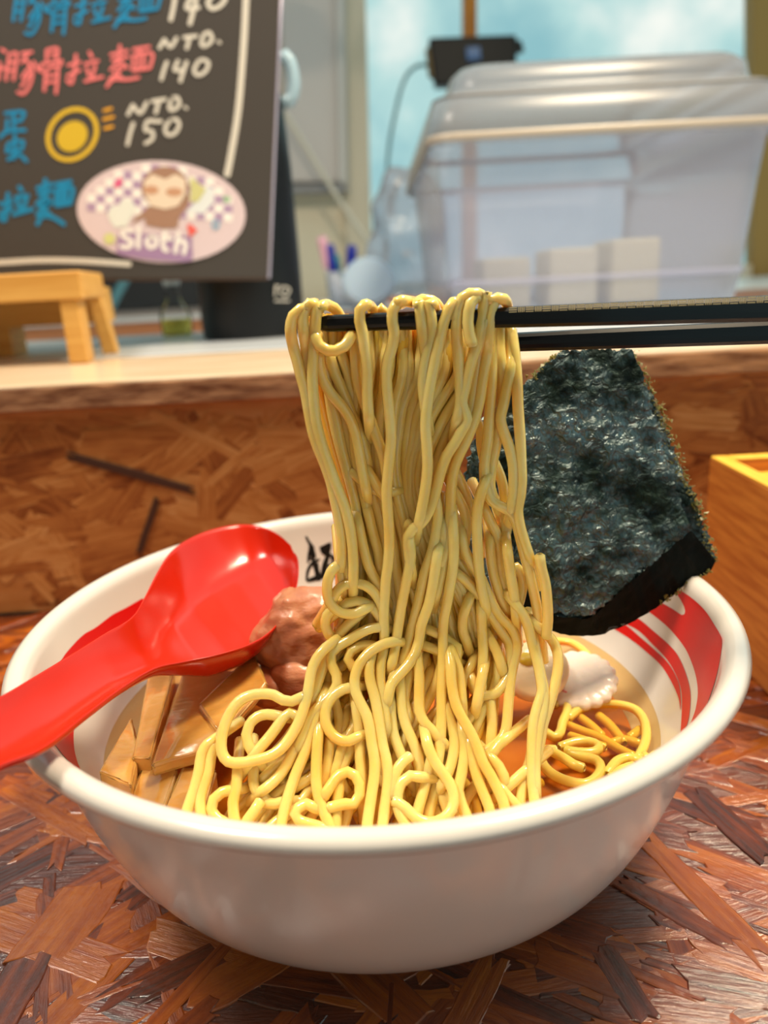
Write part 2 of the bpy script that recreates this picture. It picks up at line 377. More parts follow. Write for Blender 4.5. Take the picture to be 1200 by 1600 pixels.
kc = empty('kitchen_counter', (0, .6, 0), 'pale steel-topped kitchen counter behind the partition', 'counter')
box('steel_top', (-1.6, .345, .09), (1.6, .62, ZL), steel, kc, .001)
box('wood_strip', (-1.6, .62, .09), (1.6, 1.0, ZL), brown_strip, kc, .001)
box('white_top', (-1.6, 1.0, .09), (1.6, 1.86, ZL), white_counter, kc, .001)
box('cabinet_body', (-1.55, .35, -.75), (1.55, 1.85, .09), greyp, kc, .002)
box('counter_body', (-.68, -.38, -.75), (.68, .186, -.03), mat('dark_cabinet', (70, 44, 28), .6), table, .002)
tag(box('floor', (-2.4, -2.2, -.78), (2.4, 2.1, -.75), mat('floor_tile', (120, 112, 104), .6)), kind='structure')

# back wall with the window opening
YW = 1.9
xl = ony(583, 200, YW).x; xr = 2.3; zt = 1.7
tag(box('wall_back', (-2.4, YW, -.75), (xl-.045, YW+.06, zt), beige), kind='structure')
tag(box('wall_back_sill', (xl-.10, YW, -.75), (2.4, YW+.06, .16), beige), kind='structure')
def slab(name, pts, y0, y1, m, parent=None, bev=.002):
    """pixel quad (4 points, clockwise) as a board standing between depths y0 and y1"""
    P = [ony(*p, y0) for p in pts]; Q = [Vector((p.x, y1, p.z)) for p in P]
    return hexa(name, P+Q, m, parent, bev)
tag(slab('window_post', [(583, 470), (570, -60), (528, -60), (543, 470)], YW-.02, YW+.05, postm), kind='structure')
cab = empty('wall_cabinet', (0, 1.85, .2), 'pale grey wall panel with a sunken door left of the window', 'cabinet')
slab('door_panel', [(537, 285), (530, -60), (436, -60), (446, 285)], 1.84, 1.86, greyp, cab, .006)
slab('frame', [(548, 300), (540, -60), (420, -60), (430, 300)], 1.862, 1.899, mat('cabinet_frame', (196, 186, 172), .6), cab, .004)
slab('bottom_rail', [(540, 300), (540, 287), (440, 290), (440, 303)], 1.83, 1.86, mat('grey_rail', (140, 138, 140), .5), cab, .003)
slab('side_rail', [(541, 285), (536, -60), (524, -60), (529, 285)], 1.825, 1.845, mat('pale_rail', (200, 196, 192), .5), cab, .003)
tag(tube('hanging_cord', [ony(446, 178, 1.8), ony(500, 265, 1.8), ony(545, 335, 1.8), ony(590, 400, 1.8)], .006, mat('pale_cord', (214, 206, 190), .6)), 'pale slanting cord strung across the grey wall panel', 'cord')
win = empty('window_1', (.8, YW, .5), None, None); win['kind'] = 'structure'
pn = box('pane', (xl-.02, YW+.02, .15), (xr, YW+.024, zt), glass_m, win)
slab('mullion', [(746, 470), (745, -60), (725, -60), (724, 470)], YW-.01, YW+.04, frame_wood, win)
slab('frame', [(1225, 470), (1220, -60), (1177, -60), (1178, 470)], YW-.01, YW+.04, olive_wood, win)
warm = mat('front_wall_added_paint', (186, 180, 176), .8)
tag(box('wall_front_added', (-2.4, -2.2, -.75), (.45, -2.14, zt), warm), kind='structure')  # unseen wall added behind the camera to hold back sky light
tag(box('wall_front_lintel_added', (.45, -2.2, 1.45), (2.4, -2.14, zt), warm), kind='structure')  # added over an invented opening that lets sky light onto the seaweed
tag(box('wall_left_added', (-2.46, -2.2, -.75), (-2.4, 1.96, zt), beige), kind='structure')  # unseen side wall, added to dim light from the camera side
tag(box('ceiling_added', (-2.46, -2.2, zt), (2.4, .10, zt+.05), mat('ceiling_added_board', (190, 176, 158), .8)), kind='structure')  # unseen, added to block overhead sky; stops short so the table reflects sky
# ------------------------------------------------------------------ things on the kitchen counter
# menu board
BY = .43
YB = [Vector(ony(x, y, BY)) for x, y in ((418, 434), (438, -30), (-330, -38), (-330, 440))]
menu = empty('menu_board', YB[0], 'black chalk menu board with coloured handwriting and an oval sticker', 'menu board')
Bq = [p+Vector((0, .006, 0)) for p in YB]
hexa('board', [YB[0], YB[1], YB[2], YB[3]]+Bq, slate, menu, .0007)
rim_m = mat('board_rim', (176, 170, 190), .4, metal=.3)
e = .0016
tube('metal_edge', [YB[0]+Vector((e*.5, .002, 0)), YB[1]+Vector((e*.5, .002, 0))], .0013, rim_m, menu, .05, 8)
tube('bottom_edge', [YB[0]+Vector((0, .003, -.0005)), YB[3]+Vector((0, .003, -.0005))], .0012, mat('board_bottom', (84, 60, 44), .7), menu, .05, 8)
def ribbon(P, w, y):
    """flat marker stroke through pixel points; returns verts, faces"""
    C = catmull([Vector((p[0], p[1], 0)) for p in P], 2.0); V = []; F = []
    L, R = [], []
    for i, c in enumerate(C):
        t = C[min(i+1, len(C)-1)]-C[max(i-1, 0)]; t.normalize(); nn = Vector((-t.y, t.x, 0))*w*.5
        if i == 0: c = c-t*w*.35
        if i == len(C)-1: c = c+t*w*.35
        q = .75 if i in (0, len(C)-1) else 1
        L.append(c+nn*q); R.append(c-nn*q)
    n = len(C)
    V = [ony(a.x, a.y, y) for a in L]+[ony(a.x, a.y, y) for a in R]
    F = [(i, i+1, n+i+1, n+i) for i in range(n-1)]
    return V, F
def strokes(name, SS, w, m, parent, y=None, label=None):
    V = []; F = []
    for k, P in enumerate(SS):
        ww = w
        if isinstance(P, tuple) and not isinstance(P[0], tuple): ww, P = P[0], P[1]
        v, f = ribbon(P, ww, (BY-.0004 if y is None else y)-k*.00002); b = len(V); V += v; F += [tuple(i+b for i in q) for q in f]
    o = pyd(name, V, F, m, parent)
    if label: o['label'] = label
    return o
k24 = 1/2.4
def C1(*pts): return [(x*k24, y*k24) for x, y in pts]
def C2(*pts): return [(x*k24, 240+y*k24) for x, y in pts]
strokes('border_line', [C1((925, -60), (915, 150), (895, 400), (870, 560), (852, 655))], 10, chalk_w, menu)
strokes('border_line', [C2((-300, 415), (-100, 412), (0, 408), (150, 400), (300, 402), (400, 408), (485, 414))], 8.5, chalk_w, menu)
# row 1: price 140
strokes('price', [C1((660, -30), (650, 30), (640, 75)), C1((722, -20), (700, 30), (745, 28)), C1((740, -25), (725, 40), (712, 90)), C1((800, -20), (780, 10), (795, 32), (825, 22), (845, -5), (835, -30))], 7, chalk_w, menu)
strokes('price', [C1((598, 180), (616, 148)), C1((616, 148), (640, 176), (662, 142)), C1((690, 140), (738, 135)), C1((712, 140), (700, 182)), C1((765, 128), (755, 165), (770, 172), (795, 150), (785, 122), (765, 128)), C1((820, 156), (824, 160)),
                  C1((626, 232), (614, 265), (605, 298)), C1((668, 228), (655, 262), (690, 262)), C1((700, 232), (685, 275), (676, 305)), C1((745, 228), (728, 262), (742, 282), (770, 268), (782, 238), (765, 224), (745, 228))], 6, chalk_w, menu)
strokes('price', [C1((480, 430), (498, 394)), C1((498, 394), (526, 424), (550, 384)), C1((570, 380), (620, 372)), C1((596, 378), (584, 424)), C1((645, 368), (635, 405), (650, 412), (672, 392), (665, 366), (645, 368)), C1((694, 402), (699, 406)),
                  C1((500, 462), (488, 500), (478, 543)), C1((575, 452), (552, 456), (545, 488), (570, 492), (572, 520), (545, 538)), C1((605, 455), (570, 455)), C1((640, 450), (620, 478), (628, 505), (655, 500), (672, 470), (662, 448), (640, 450))], 6, chalk_w, menu)
def gu(dx, dy, s=1, f=C1):   # brush-written words of the two upper rows: same words, other colour
    T = lambda *p: f(*[(x*s+dx, y*s+dy) for x, y in p])
    tun = [T((35, 205), (28, 250), (22, 300)), T((35, 205), (62, 200), (58, 250), (50, 300)), T((32, 235), (58, 232)), T((30, 265), (55, 262)), T((80, 200), (120, 195)), T((105, 200), (80, 235)), T((95, 222), (120, 260), (115, 310), (90, 350), (66, 345)), T((112, 250), (82, 290)), T((112, 275), (80, 325)), T((125, 232), (145, 262), (160, 268))]
    gu_ = [T((175, 188), (175, 225)), T((175, 188), (215, 182), (212, 222)), T((190, 205), (210, 203)), T((158, 240), (232, 228)), T((158, 240), (150, 258)), T((232, 228), (222, 250)), T((172, 262), (166, 340)), T((172, 262), (215, 255), (210, 350)), T((175, 285), (210, 280)), T((172, 310), (208, 305))]
    la = [T((255, 245), (300, 232)), T((285, 205), (280, 260), (268, 312), (250, 300)), T((252, 285), (300, 262)), T((335, 195), (345, 215)), T((318, 240), (368, 228)), T((325, 255), (335, 285)), T((358, 245), (345, 290)), T((318, 305), (385, 288))]
    men = [T((415, 205), (478, 190)), T((450, 170), (445, 225)), T((420, 225), (480, 212)), T((445, 228), (415, 262)), T((450, 230), (478, 255)), T((440, 255), (462, 250), (410, 300)), T((430, 270), (465, 300)), T((400, 325), (425, 298), (480, 298), (520, 290)), T((500, 185), (560, 175)), T((525, 182), (520, 205)), T((500, 208), (498, 265)), T((500, 208), (570, 200), (562, 255)), T((520, 210), (518, 258)), T((540, 208), (538, 258)), T((498, 265), (562, 255))]
    return tun, gu_, la, men
for ws, cm, nm in ((gu(28, -222), chalk_b, 'blue'), (gu(0, 0), chalk_p, 'pink')):
    for g in ws: strokes('handwritten_character', g, 5.2, cm, menu, label=nm+' handwritten character')
strokes('handwritten_character', [C1((-30, 262), (20, 255)), C1((0, 235), (-8, 300)), C1((5, 185), (22, 195))], 5.2, chalk_p, menu, label='pink handwritten character')
strokes('handwritten_character', [C1((20, 425), (88, 420), (80, 450)), C1((50, 425), (52, 485)), C1((52, 455), (80, 452)), C1((28, 450), (25, 485)), C1((0, 515), (30, 492), (95, 488)), C1((30, 540), (25, 570)), C1((30, 540), (85, 530), (80, 560)), C1((28, 568), (82, 560)), C1((56, 505), (52, 595)), C1((30, 598), (70, 580), (100, 605))], 6, chalk_b, menu, label='blue handwritten character')
strokes('handwritten_character', [C2((0, 190), (45, 180)), C2((30, 150), (26, 200), (18, 250), (0, 238)), C2((0, 225), (45, 205)), C2((72, 125), (82, 140)), C2((58, 165), (105, 158)), C2((66, 178), (75, 210)), C2((98, 172), (85, 215)), C2((50, 228), (122, 208))], 7, chalk_b, menu, label='blue handwritten character')
strokes('handwritten_character', [C2((140, 130), (195, 115)), C2((170, 98), (165, 160)), C2((145, 150), (195, 140)), C2((168, 160), (138, 190)), C2((172, 162), (192, 185)), C2((160, 190), (185, 185), (140, 230)), C2((150, 200), (190, 232)), C2((140, 265), (160, 235), (200, 240), (240, 265)), C2((210, 115), (265, 105)), C2((232, 110), (228, 130)), C2((212, 135), (210, 190)), C2((212, 135), (270, 128), (264, 185)), C2((230, 135), (228, 188)), C2((248, 133), (246, 186)), C2((210, 195), (264, 186))], 7, chalk_b, menu, label='blue handwritten character')
# fried egg doodle
def ell(cx, cy, a, b, rot, n=40):
    return [(cx+a*math.cos(t)*math.cos(rot)-b*math.sin(t)*math.sin(rot), cy+a*math.cos(t)*math.sin(rot)+b*math.sin(t)*math.cos(rot)) for t in [2*math.pi*i/n for i in range(n+1)]]
def fill(name, pts, m, parent, y, label=None):
    P = [ony(*p, y) for p in (pts[:-1] if pts[0] == pts[-1] else pts)]
    T = tessellate_polygon([[Vector((p.x, p.z, 0)) for p in P]])
    o = pyd(name, P, [tuple(t) for t in T], m, parent)
    if label: o['label'] = label
    return o
strokes('egg_doodle', [ell(113, 210, 42, 35, -.9)], 7, chalk_y, menu)
fill('egg_yolk_doodle', ell(113, 213, 26, 22, -.8), mat('yolk_marker', (204, 172, 40), .8), menu, BY-.0004)
strokes('tick_marks', [C1((390, 415), (418, 407)), C1((388, 448), (425, 438)), C1((392, 482), (422, 474))], 5, mat('orange_marker', (222, 160, 40), .8), menu)
# oval sticker
st = tag(fill('sticker', ell(252, 331, 132, 80, .06), mat('sticker_lilac', (214, 196, 202), .5), menu, BY-.0008), 'oval lilac sticker with chequered top and lettering')
ck = mat('checker_lilac', (172, 146, 178), .5); wh = mat('sticker_white', (238, 234, 230), .5); cream = mat('sticker_cream', (220, 206, 180), .5)
def inell(x, y, k=.96):
    dx, dy = x-252, y-331; c, s = math.cos(.06), math.sin(.06); u, v = dx*c+dy*s, -dx*s+dy*c
    return (u/(132*k))**2+(v/(80*k))**2 < 1
for col, par, nm in ((ck, 0, 'lilac_squares'), (wh, 1, 'white_squares')):
    V = []; F = []
    for i in range(-1, 19):
        for j in range(-1, 9):
            if (i+j) % 2 != par: continue
            x0, y0 = 122+i*14.2, 248+j*13.4+i*1.1
            if j > 5.2 and True: continue
            q = [(x0, y0), (x0+14.2, y0+1.1), (x0+13.6, y0+14.5), (x0-.6, y0+13.4)]
            if all(inell(*p) for p in q):
                b = len(V); V += [ony(*p, BY-.001) for p in q]; F.append((b, b+1, b+2, b+3))
    pyd(nm, V, F, col, st)
bl = mat('sticker_shadow', (166, 138, 172), .5)
strokes('letter_outline', [[(190, 388), (240, 395), (293, 398)], [(192, 372), (240, 378), (292, 380)]], 22, mat('letter_violet', (158, 128, 168), .5), st, BY-.0014)
strokes('lettering', [[(207, 361), (196, 360), (190, 366), (199, 373), (207, 379), (200, 386), (189, 385)], [(217, 354), (216, 387)],
                      [(236, 370), (229, 377), (234, 386), (243, 383), (244, 373), (236, 370)], [(259, 362), (255, 378), (256, 389), (262, 391)], [(252, 371), (268, 373)],
                      [(279, 364), (274, 394)], [(276, 381), (284, 376), (290, 381), (287, 396)]], 7, wh, st, BY-.0016, label='white word reading sloth')
brn = mat('sticker_brown', (160, 124, 104), .5)
fill('brown_shape', [(225, 330), (232, 322), (252, 320), (275, 322), (282, 315), (290, 300), (297, 305), (294, 322), (280, 340), (277, 356), (255, 357), (228, 352), (226, 340), (205, 350), (212, 340)], brn, st, BY-.0012)
fill('brown_shape', ell(258, 293, 37, 33, 0), brn, st, BY-.0012)
fill('cream_patch', [(224, 300), (226, 282), (238, 272), (258, 280), (274, 272), (290, 280), (290, 305), (278, 322), (258, 327), (236, 322)], mat('sticker_face', (226, 208, 188), .5), st, BY-.0014)
tanm = mat('sticker_tan', (196, 150, 120), .5)
fill('tan_patch', ell(236, 297, 12, 7, 0), tanm, st, BY-.0015); fill('tan_patch', ell(272, 300, 13, 7, 0), tanm, st, BY-.0015)
fill('cloud', [(168, 335), (172, 322), (185, 322), (190, 312), (205, 312), (214, 326), (205, 340), (198, 354), (180, 356), (172, 346)], mat('sticker_cloud', (222, 226, 220), .5), st, BY-.0011)
fill('cloud', [(290, 332), (310, 310), (322, 290), (335, 296), (332, 318), (318, 334)], mat('sticker_cloud', (220, 226, 228), .5), st, BY-.0011)
fill('paper_shape', [(297, 275), (322, 296), (310, 315), (298, 316)], mat('sticker_olive', (202, 200, 140), .5), st, BY-.0013)
fill('heart', [(292, 352), (298, 350), (309, 360), (296, 371)], mat('sticker_red', (226, 96, 88), .5), st, BY-.0013)
fill('dot', ell(171, 373, 9, 9, 0), mat('sticker_lime', (206, 208, 140), .5), st, BY-.0013)
fill('pink_note', [(176, 290), (188, 275), (192, 285), (184, 294)], mat('sticker_pink', (222, 96, 140), .5), st, BY-.0013)
strokes('star_outline', [ell(337, 351, 5, 6, 0, 12)], 3.5, mat('sticker_blue', (130, 176, 206), .5), st, BY-.0013)
fill('green_spot', ell(354, 311, 6, 5, 0, 12), mat('sticker_green', (150, 186, 150), .5), st, BY-.0013)

# little wooden stand
stand = empty('wooden_stand', (-.2, .33, ZL), 'small pale wooden footed stand in front of the menu board', 'stand')
zt0, zt1 = .1690, .1866
xr0 = ony(126, 440, .30).x; xr1 = ony(161, 440, .405).x
hexa('top', [(-.44, .305, zt0), (xr0, .30, zt0), (xr1, .405, zt0), (-.44, .405, zt0), (-.44, .305, zt1), (xr0, .30, zt1), (xr1, .405, zt1), (-.44, .405, zt1)], pine, stand, .0015)
def leg(P, y0, y1):
    a, b, c, d = [ony(*p, y0) for p in P]
    for q in (a, b): q.z = zt0
    for q in (c, d): q.z = ZL
    D = Vector((-.0055, y1-y0, 0))
    hexa('leg', [d, c, c+D, d+D, a, b, b+D, a+D], pine, stand, .0015)
leg(((92, 470), (122, 470), (138, 560), (107, 560)), .302, .330)
leg(((136, 470), (158, 465), (181, 530), (158, 535)), .375, .398)
leg(((-200, 470), (-170, 470), (-160, 568), (-190, 568)), .306, .330)
box('back_rest', (-.44, .405, .150), (xr1-.006, .44, .1768), pine, stand, .001)
for x in (-.30, -.42): box('rear_leg', (x, .408, ZL), (x+.018, .436, .150), pine, stand, .001)

# black flask behind the board
fx, fy, fr = -.1035, .497, .0455
flask = empty('vacuum_flask', (fx, fy, ZL), 'tall black vacuum flask standing behind the menu board', 'flask')
lathe('body', [(0.001, ZL), (fr-.002, ZL), (fr, ZL+.003), (fr, ZL+.06), (fr-.001, ZL+.14), (fr-.004, ZL+.19), (fr-.010, ZL+.215), (.001, ZL+.217)], black_metal, flask, 64, (fx, fy))
lathe('cap', [(fr-.011, ZL+.212), (fr-.010, ZL+.25), (fr-.014, ZL+.262), (.001, ZL+.264)], black_metal, flask, 64, (fx, fy))
strokes('printed_mark', [[(431, 446), (430, 462)], [(431, 450), (436, 446)], [(443, 447), (439, 454), (443, 462), (450, 460), (452, 451), (443, 447)], [(430, 470), (452, 470)]], 3, chalk_w, flask, fy-fr+.004)
hk = [ony(440, 92, fy), ony(447, 88, fy), ony(455, 105, fy), ony(459, 135, fy), ony(453, 158, fy), ony(443, 160, fy)]
tube('handle', hk, .0055, mat('handle_highlight', (150, 176, 190), .3, coat=.3), flask, .004)  # highlight on the handle painted in as its pale blue colour

# hanging lamp and things on the far counter
lp = ony(525, -70, 1.5)
lamp = empty('pendant_lamp', lp, 'dark round pendant lamp at the top edge above the wall panel', 'lamp')
lathe('shade', [(.012, lp.z+.09), (.05, lp.z+.07), (.085, lp.z+.01), (.088, lp.z-.004), (.083, lp.z-.006), (.07, lp.z+.005), (.001, lp.z+.03)], mat('lamp_shade', (20, 50, 62), .4), lamp, 48, (lp.x, lp.y))
tube('cord', [lp+Vector((0, 0, .085)), lp+Vector((0, 0, .7))], .003, black_metal, lamp, .1)

dark = mat('black_plastic', (26, 30, 34), .5)
crate = empty('black_appliance', (-.55, 1.35, ZL), 'low black appliance on the far counter behind the menu board', 'appliance')
box('body', (-1.15, 1.25, ZL+.012), (-.26, 1.6, ZL+.17), dark, crate, .012)
box('base', (-1.12, 1.27, ZL), (-.28, 1.58, ZL+.012), greyp, crate, .002)
tag(tube('teal_stick', [ony(167, 492, 1.15), ony(180, 465, 1.15), ony(196, 436, 1.15)], .008, mat('teal_plastic', (70, 120, 132), .4)), 'slanted teal stick leaning by the black appliance', 'stick')
bx = onz(278, 524, ZL)
bot = empty('glass_bottle', bx, 'small clear bottle with yellow liquid beside the black flask', 'bottle')
lathe('glass', [(.001, ZL), (.014, ZL), (.015, ZL+.004), (.015, ZL+.022), (.008, ZL+.032), (.006, ZL+.045), (.0075, ZL+.048)], clear('bottle_glass', (.98, .99, .99), .15, .05), bot, 32, (bx.x, bx.y))
lathe('liquid', [(.001, ZL+.001), (.0135, ZL+.001), (.0140, ZL+.016), (.001, ZL+.016)], mat('yellow_liquid', (255, 236, 110), .2, spec=.2), bot, 32, (bx.x, bx.y))
lathe('stopper', [(.0075, ZL+.048), (.0085, ZL+.052), (.0085, ZL+.064), (.001, ZL+.066)], mat('pale_stopper', (196, 206, 206), .4), bot, 24, (bx.x, bx.y))

# black device in front of the window with its cable
dv = empty('black_device', ony(740, 95, 1.7), 'black box device fixed on the window mullion above the plastic tub', 'device')
slab('body', [(808, 132), (808, 53), (670, 58), (680, 134)], 1.66, 1.70, black_metal, dv, .006)
slab('bracket', [(680, 125), (676, 70), (665, 75), (670, 118)], 1.67, 1.69, mat('bronze_edge', (90, 78, 50), .4, metal=.5), dv, .003)
slab('side_lug', [(820, 80), (815, 62), (804, 62), (806, 82)], 1.67, 1.69, black_metal, dv, .003)
slab('mount', [(750, 120), (750, 70), (725, 70), (725, 120)], 1.70, 1.888, black_metal, dv, .003)
slab('blue_lens', [(752, 92), (750, 72), (728, 74), (730, 94)], 1.652, 1.662, mat('blue_lens', (60, 100, 150), .1), dv, .002)
tag(tube('cable', [ony(668, 102, 1.68), ony(650, 104, 1.68), ony(632, 125, 1.68), ony(618, 175, 1.68), ony(607, 240, 1.7), ony(603, 330, 1.72), ony(602, 440, 1.75), Vector((ony(602, 440, 1.75).x, 1.75, ZL+.005))], .004, mat('grey_cable', (96, 128, 134), .5)), 'thin grey cable hanging from the black device by the window', 'cable')

# translucent storage tub with lid
def rring(cx, cy, hx, hy, rad, z, n=10):
    P = []
    for q, (sx, sy) in enumerate(((1, 1), (-1, 1), (-1, -1), (1, -1))):
        for i in range(n+1):
            a = math.pi/2*(q+i/n); P.append(Vector((cx+sx*(hx-rad)+rad*math.cos(a), cy+sy*(hy-rad)+rad*math.sin(a), z)))
    return P
def stack(name, rings, m, parent, cap0=False, cap1=False):
    V = [v for r in rings for v in r]; n = len(rings[0]); F = []
    for j in range(len(rings)-1):
        for i in range(n): F.append((j*n+i, j*n+(i+1) % n, (j+1)*n+(i+1) % n, (j+1)*n+i))
    if cap0: F.append(tuple(range(n))[::-1])
    if cap1: F.append(tuple(range((len(rings)-1)*n, len(rings)*n)))
    return pyd(name, V, F, m, parent, True)
tub = empty('storage_tub', (.205, .7, ZL), 'large clear plastic storage tub with lid standing on the counter', 'tub')
cx, cy, hx, hy = .2125, .71, .145, .21
def TR(dx, z, rad=.025): return rring(cx, cy, hx+dx, hy+dx, rad, z)
stack('body', [TR(-.022, ZL+.0005), TR(-.014, ZL+.004), TR(-.010, ZL+.03), TR(-.004, .24), TR(0, .278), TR(.004, .280), TR(.004, .2845)], tub_m, tub, True)
stack('lid', [TR(.007, .276), TR(.009, .280), TR(.009, .290), TR(.004, .312), TR(-.006, .318), TR(-.012, .3195), TR(-.014, .326), TR(-.016, .336), TR(-.024, .343), TR(-.034, .345)], lid_m, tub, False, True)
stack('rim_rib', [TR(.0095, .279), TR(.0108, .281), TR(.0108, .2835), TR(.0095, .2855)], mat('rib', (170, 160, 148), .35), tub)
stack('lid_rib', [TR(.002, .3135), TR(.0028, .315), TR(-.002, .3175)], mat('lid_rib_plastic', (120, 120, 122), .35), tub)
stack('base_rib', [TR(-.0085, .16), TR(-.0070, .163), TR(-.0085, .166)], tub_m, tub)
# packets stored in / behind the tub
for i, (x0, z0, wd, h, c) in enumerate(((.12, 0, .05, .052, (196, 188, 160)), (.19, 0, .05, .058, (206, 198, 168)), (.255, 0, .05, .064, (206, 196, 160)))):
    o = box('carton', (x0, .62, ZL+.006), (x0+wd, .70, ZL+.006+h), mat('carton_card', c, .7), None, .003)
    tag(o, ['pale carton inside the clear tub, leftmost of the three', 'pale carton inside the clear tub, middle one of the three', 'tallest pale carton inside the clear tub, right of the other two'][i], 'carton', 'cartons in the tub')
tag(box('blue_tray', (.1, .74, ZL+.006), (.31, .84, ZL+.022), mat('blue_tray', (84, 112, 138), .4), None, .004), 'flat slate blue tray inside the clear tub behind the cartons', 'tray')

# crumpled bag, round container, markers
def blob(name, c, r, m, parent=None, seed=0, amp=.25, sub=4, sc=18, smooth=True, detail=None):
    from mathutils import noise
    bm = bmesh.new(); bmesh.ops.create_icosphere(bm, subdivisions=sub, radius=1)
    for v in bm.verts:
        d = v.co.normalized(); p = Vector((d.x*r[0], d.y*r[1], d.z*r[2]))
        q = 1+amp*noise.noise(p*sc+Vector((seed*3.7, seed, 0)))
        if detail: q += detail[1]*noise.noise(p*detail[0]+Vector((0, seed*2.1, 5)))
        v.co = Vector(c)+p*q
    return bmo(name, bm, m, parent, smooth)
bc = ony(640, 385, 1.05)
tag(blob('plastic_bag', (bc.x, 1.05, ZL+.108), (.058, .05, .095), bag_m, seed=2, amp=.35, sc=22, smooth=False), 'crumpled whitish plastic bag standing left of the clear tub', 'bag')
cc = ony(575, 432, .95)
rc = empty('round_container', (cc.x, .95, ZL), 'round pale blue translucent container lid leaning by the plastic bag', 'container')
bm = bmesh.new(); bmesh.ops.create_cone(bm, cap_ends=True, segments=48, radius1=.040, radius2=.036, depth=.012)
bmesh.ops.bevel(bm, geom=[e for e in bm.edges if len(e.link_faces) == 2 and abs(e.calc_face_angle(0)) > 1], offset=.003, segments=2, affect='EDGES')
bmesh.ops.rotate(bm, verts=bm.verts, matrix=Matrix.Rotation(math.radians(68), 3, 'X')); bmesh.ops.translate(bm, verts=bm.verts, vec=(cc.x, .95, ZL+.040))
bmo('disc', bm, mat('pale_blue_plastic', (168, 192, 214), .25, sss=.2), rc)
lathe('foot', [(.001, ZL), (.024, ZL), (.022, ZL+.006), (.001, ZL+.006)], mat('pale_blue_plastic', (150, 178, 202), .25), rc, 32, (cc.x, .955))
cupc = ony(535, 440, 1.15)
cup = empty('pen_cup', (cupc.x, 1.15, ZL), 'clear cup holding marker pens on the far counter', 'cup')
lathe('wall', [(.001, ZL), (.024, ZL), (.028, ZL+.06), (.027, ZL+.06)], bag_m, cup, 32, (cupc.x, 1.15))
for i, (px, py, top, c1, lb) in enumerate(((515, 430, 385, (30, 40, 150), 'blue-capped marker pen leaning in the cup, left one'), (550, 430, 386, (30, 44, 160), 'blue-capped marker pen leaning in the cup, right one'), (503, 430, 372, (222, 170, 190), 'tall pink and white marker pen in the cup'), (523, 430, 400, (50, 130, 140), 'short teal marker pen between the blue-capped ones'))):
    t0, t1 = ony(px, top, 1.15), Vector((cupc.x+(px-535)*.0004, 1.15+(i-1.5)*.006, ZL+.004))
    pen = empty('marker_pen', t1, lb, 'marker', 'markers in the cup')
    mid = t0+(t1-t0)*.42
    tube('barrel', [mid, t1], .0065, mat('marker_barrel', (226, 222, 226), .4), pen, .02, 12)
    tube('cap', [t0, mid+(t1-mid)*.02], .0085, mat('marker_cap', c1, .35), pen, .01, 12)
tag(box('folded_towel', (-.06, 1.32, ZL), (.10, 1.45, ZL+.014), mat('orange_cloth', (196, 120, 66), .8), None, .004), 'flat orange brown cloth lying in front of the pen cup', 'cloth')
# ------------------------------------------------------------------ ramen bowl
outer = [(.001, .004), (.036, .004), (.038, .0), (.042, .0), (.0435, .0042), (.052, .0052), (.062, .0076), (.0715, .0113), (.079, .0172), (.0853, .027), (.0910, .041), (.0950, .0545), (.0974, .0655), (.0985, .0705)]
lip = [(.1000, .0712), (.1030, .0713), (.1047, .0719), (.1053, .0732), (.1048, .0746), (.1033, .0756), (.1012, .0756), (.0995, .0745), (.0985, .0728)]
inner = [(.0965, .0660), (.0925, .0550), (.0875, .0450), (.0815, .0370), (.0720, .0280), (.0570, .0190), (.0400, .0140), (.0200, .0115), (.001, .0110)]
def smooth_prof(pr, k=4):
    C = catmull([Vector((r, 0, z)) for r, z in pr], .0016 if k else 1); return [(max(c.x, .0005), c.z) for c in C]
bowl = empty('ramen_bowl', (0, 0, 0), 'large white porcelain ramen bowl with red swooshes inside on the counter', 'bowl')
lathe('bowl_body', smooth_prof(outer+lip+inner), porcelain, bowl, 160)
ip = smooth_prof([lip[-1]]+inner)
def r_in(z):
    for (r0, z0), (r1, z1) in zip(ip, ip[1:]):
        if z1 <= z <= z0: return r1+(r0-r1)*(z-z1)/(z0-z1+1e-9)
    return 0 if z < ip[-1][1] else .0985
def hit_in(px, py):
    d = ray(px, py).normalized(); prev = None
    for i in range(60, 480):
        p = CAM+d*(i*.001)
        ins = p.z < .074 and math.hypot(p.x, p.y) < r_in(p.z)
        if prev and not ins:
            a, b = (i-1)*.001, i*.001
            for _ in range(14):
                mth = (a+b)/2; p = CAM+d*mth
                if p.z < .074 and math.hypot(p.x, p.y) < r_in(p.z): a = mth
                else: b = mth
            return CAM+d*a
        prev = ins
    return None
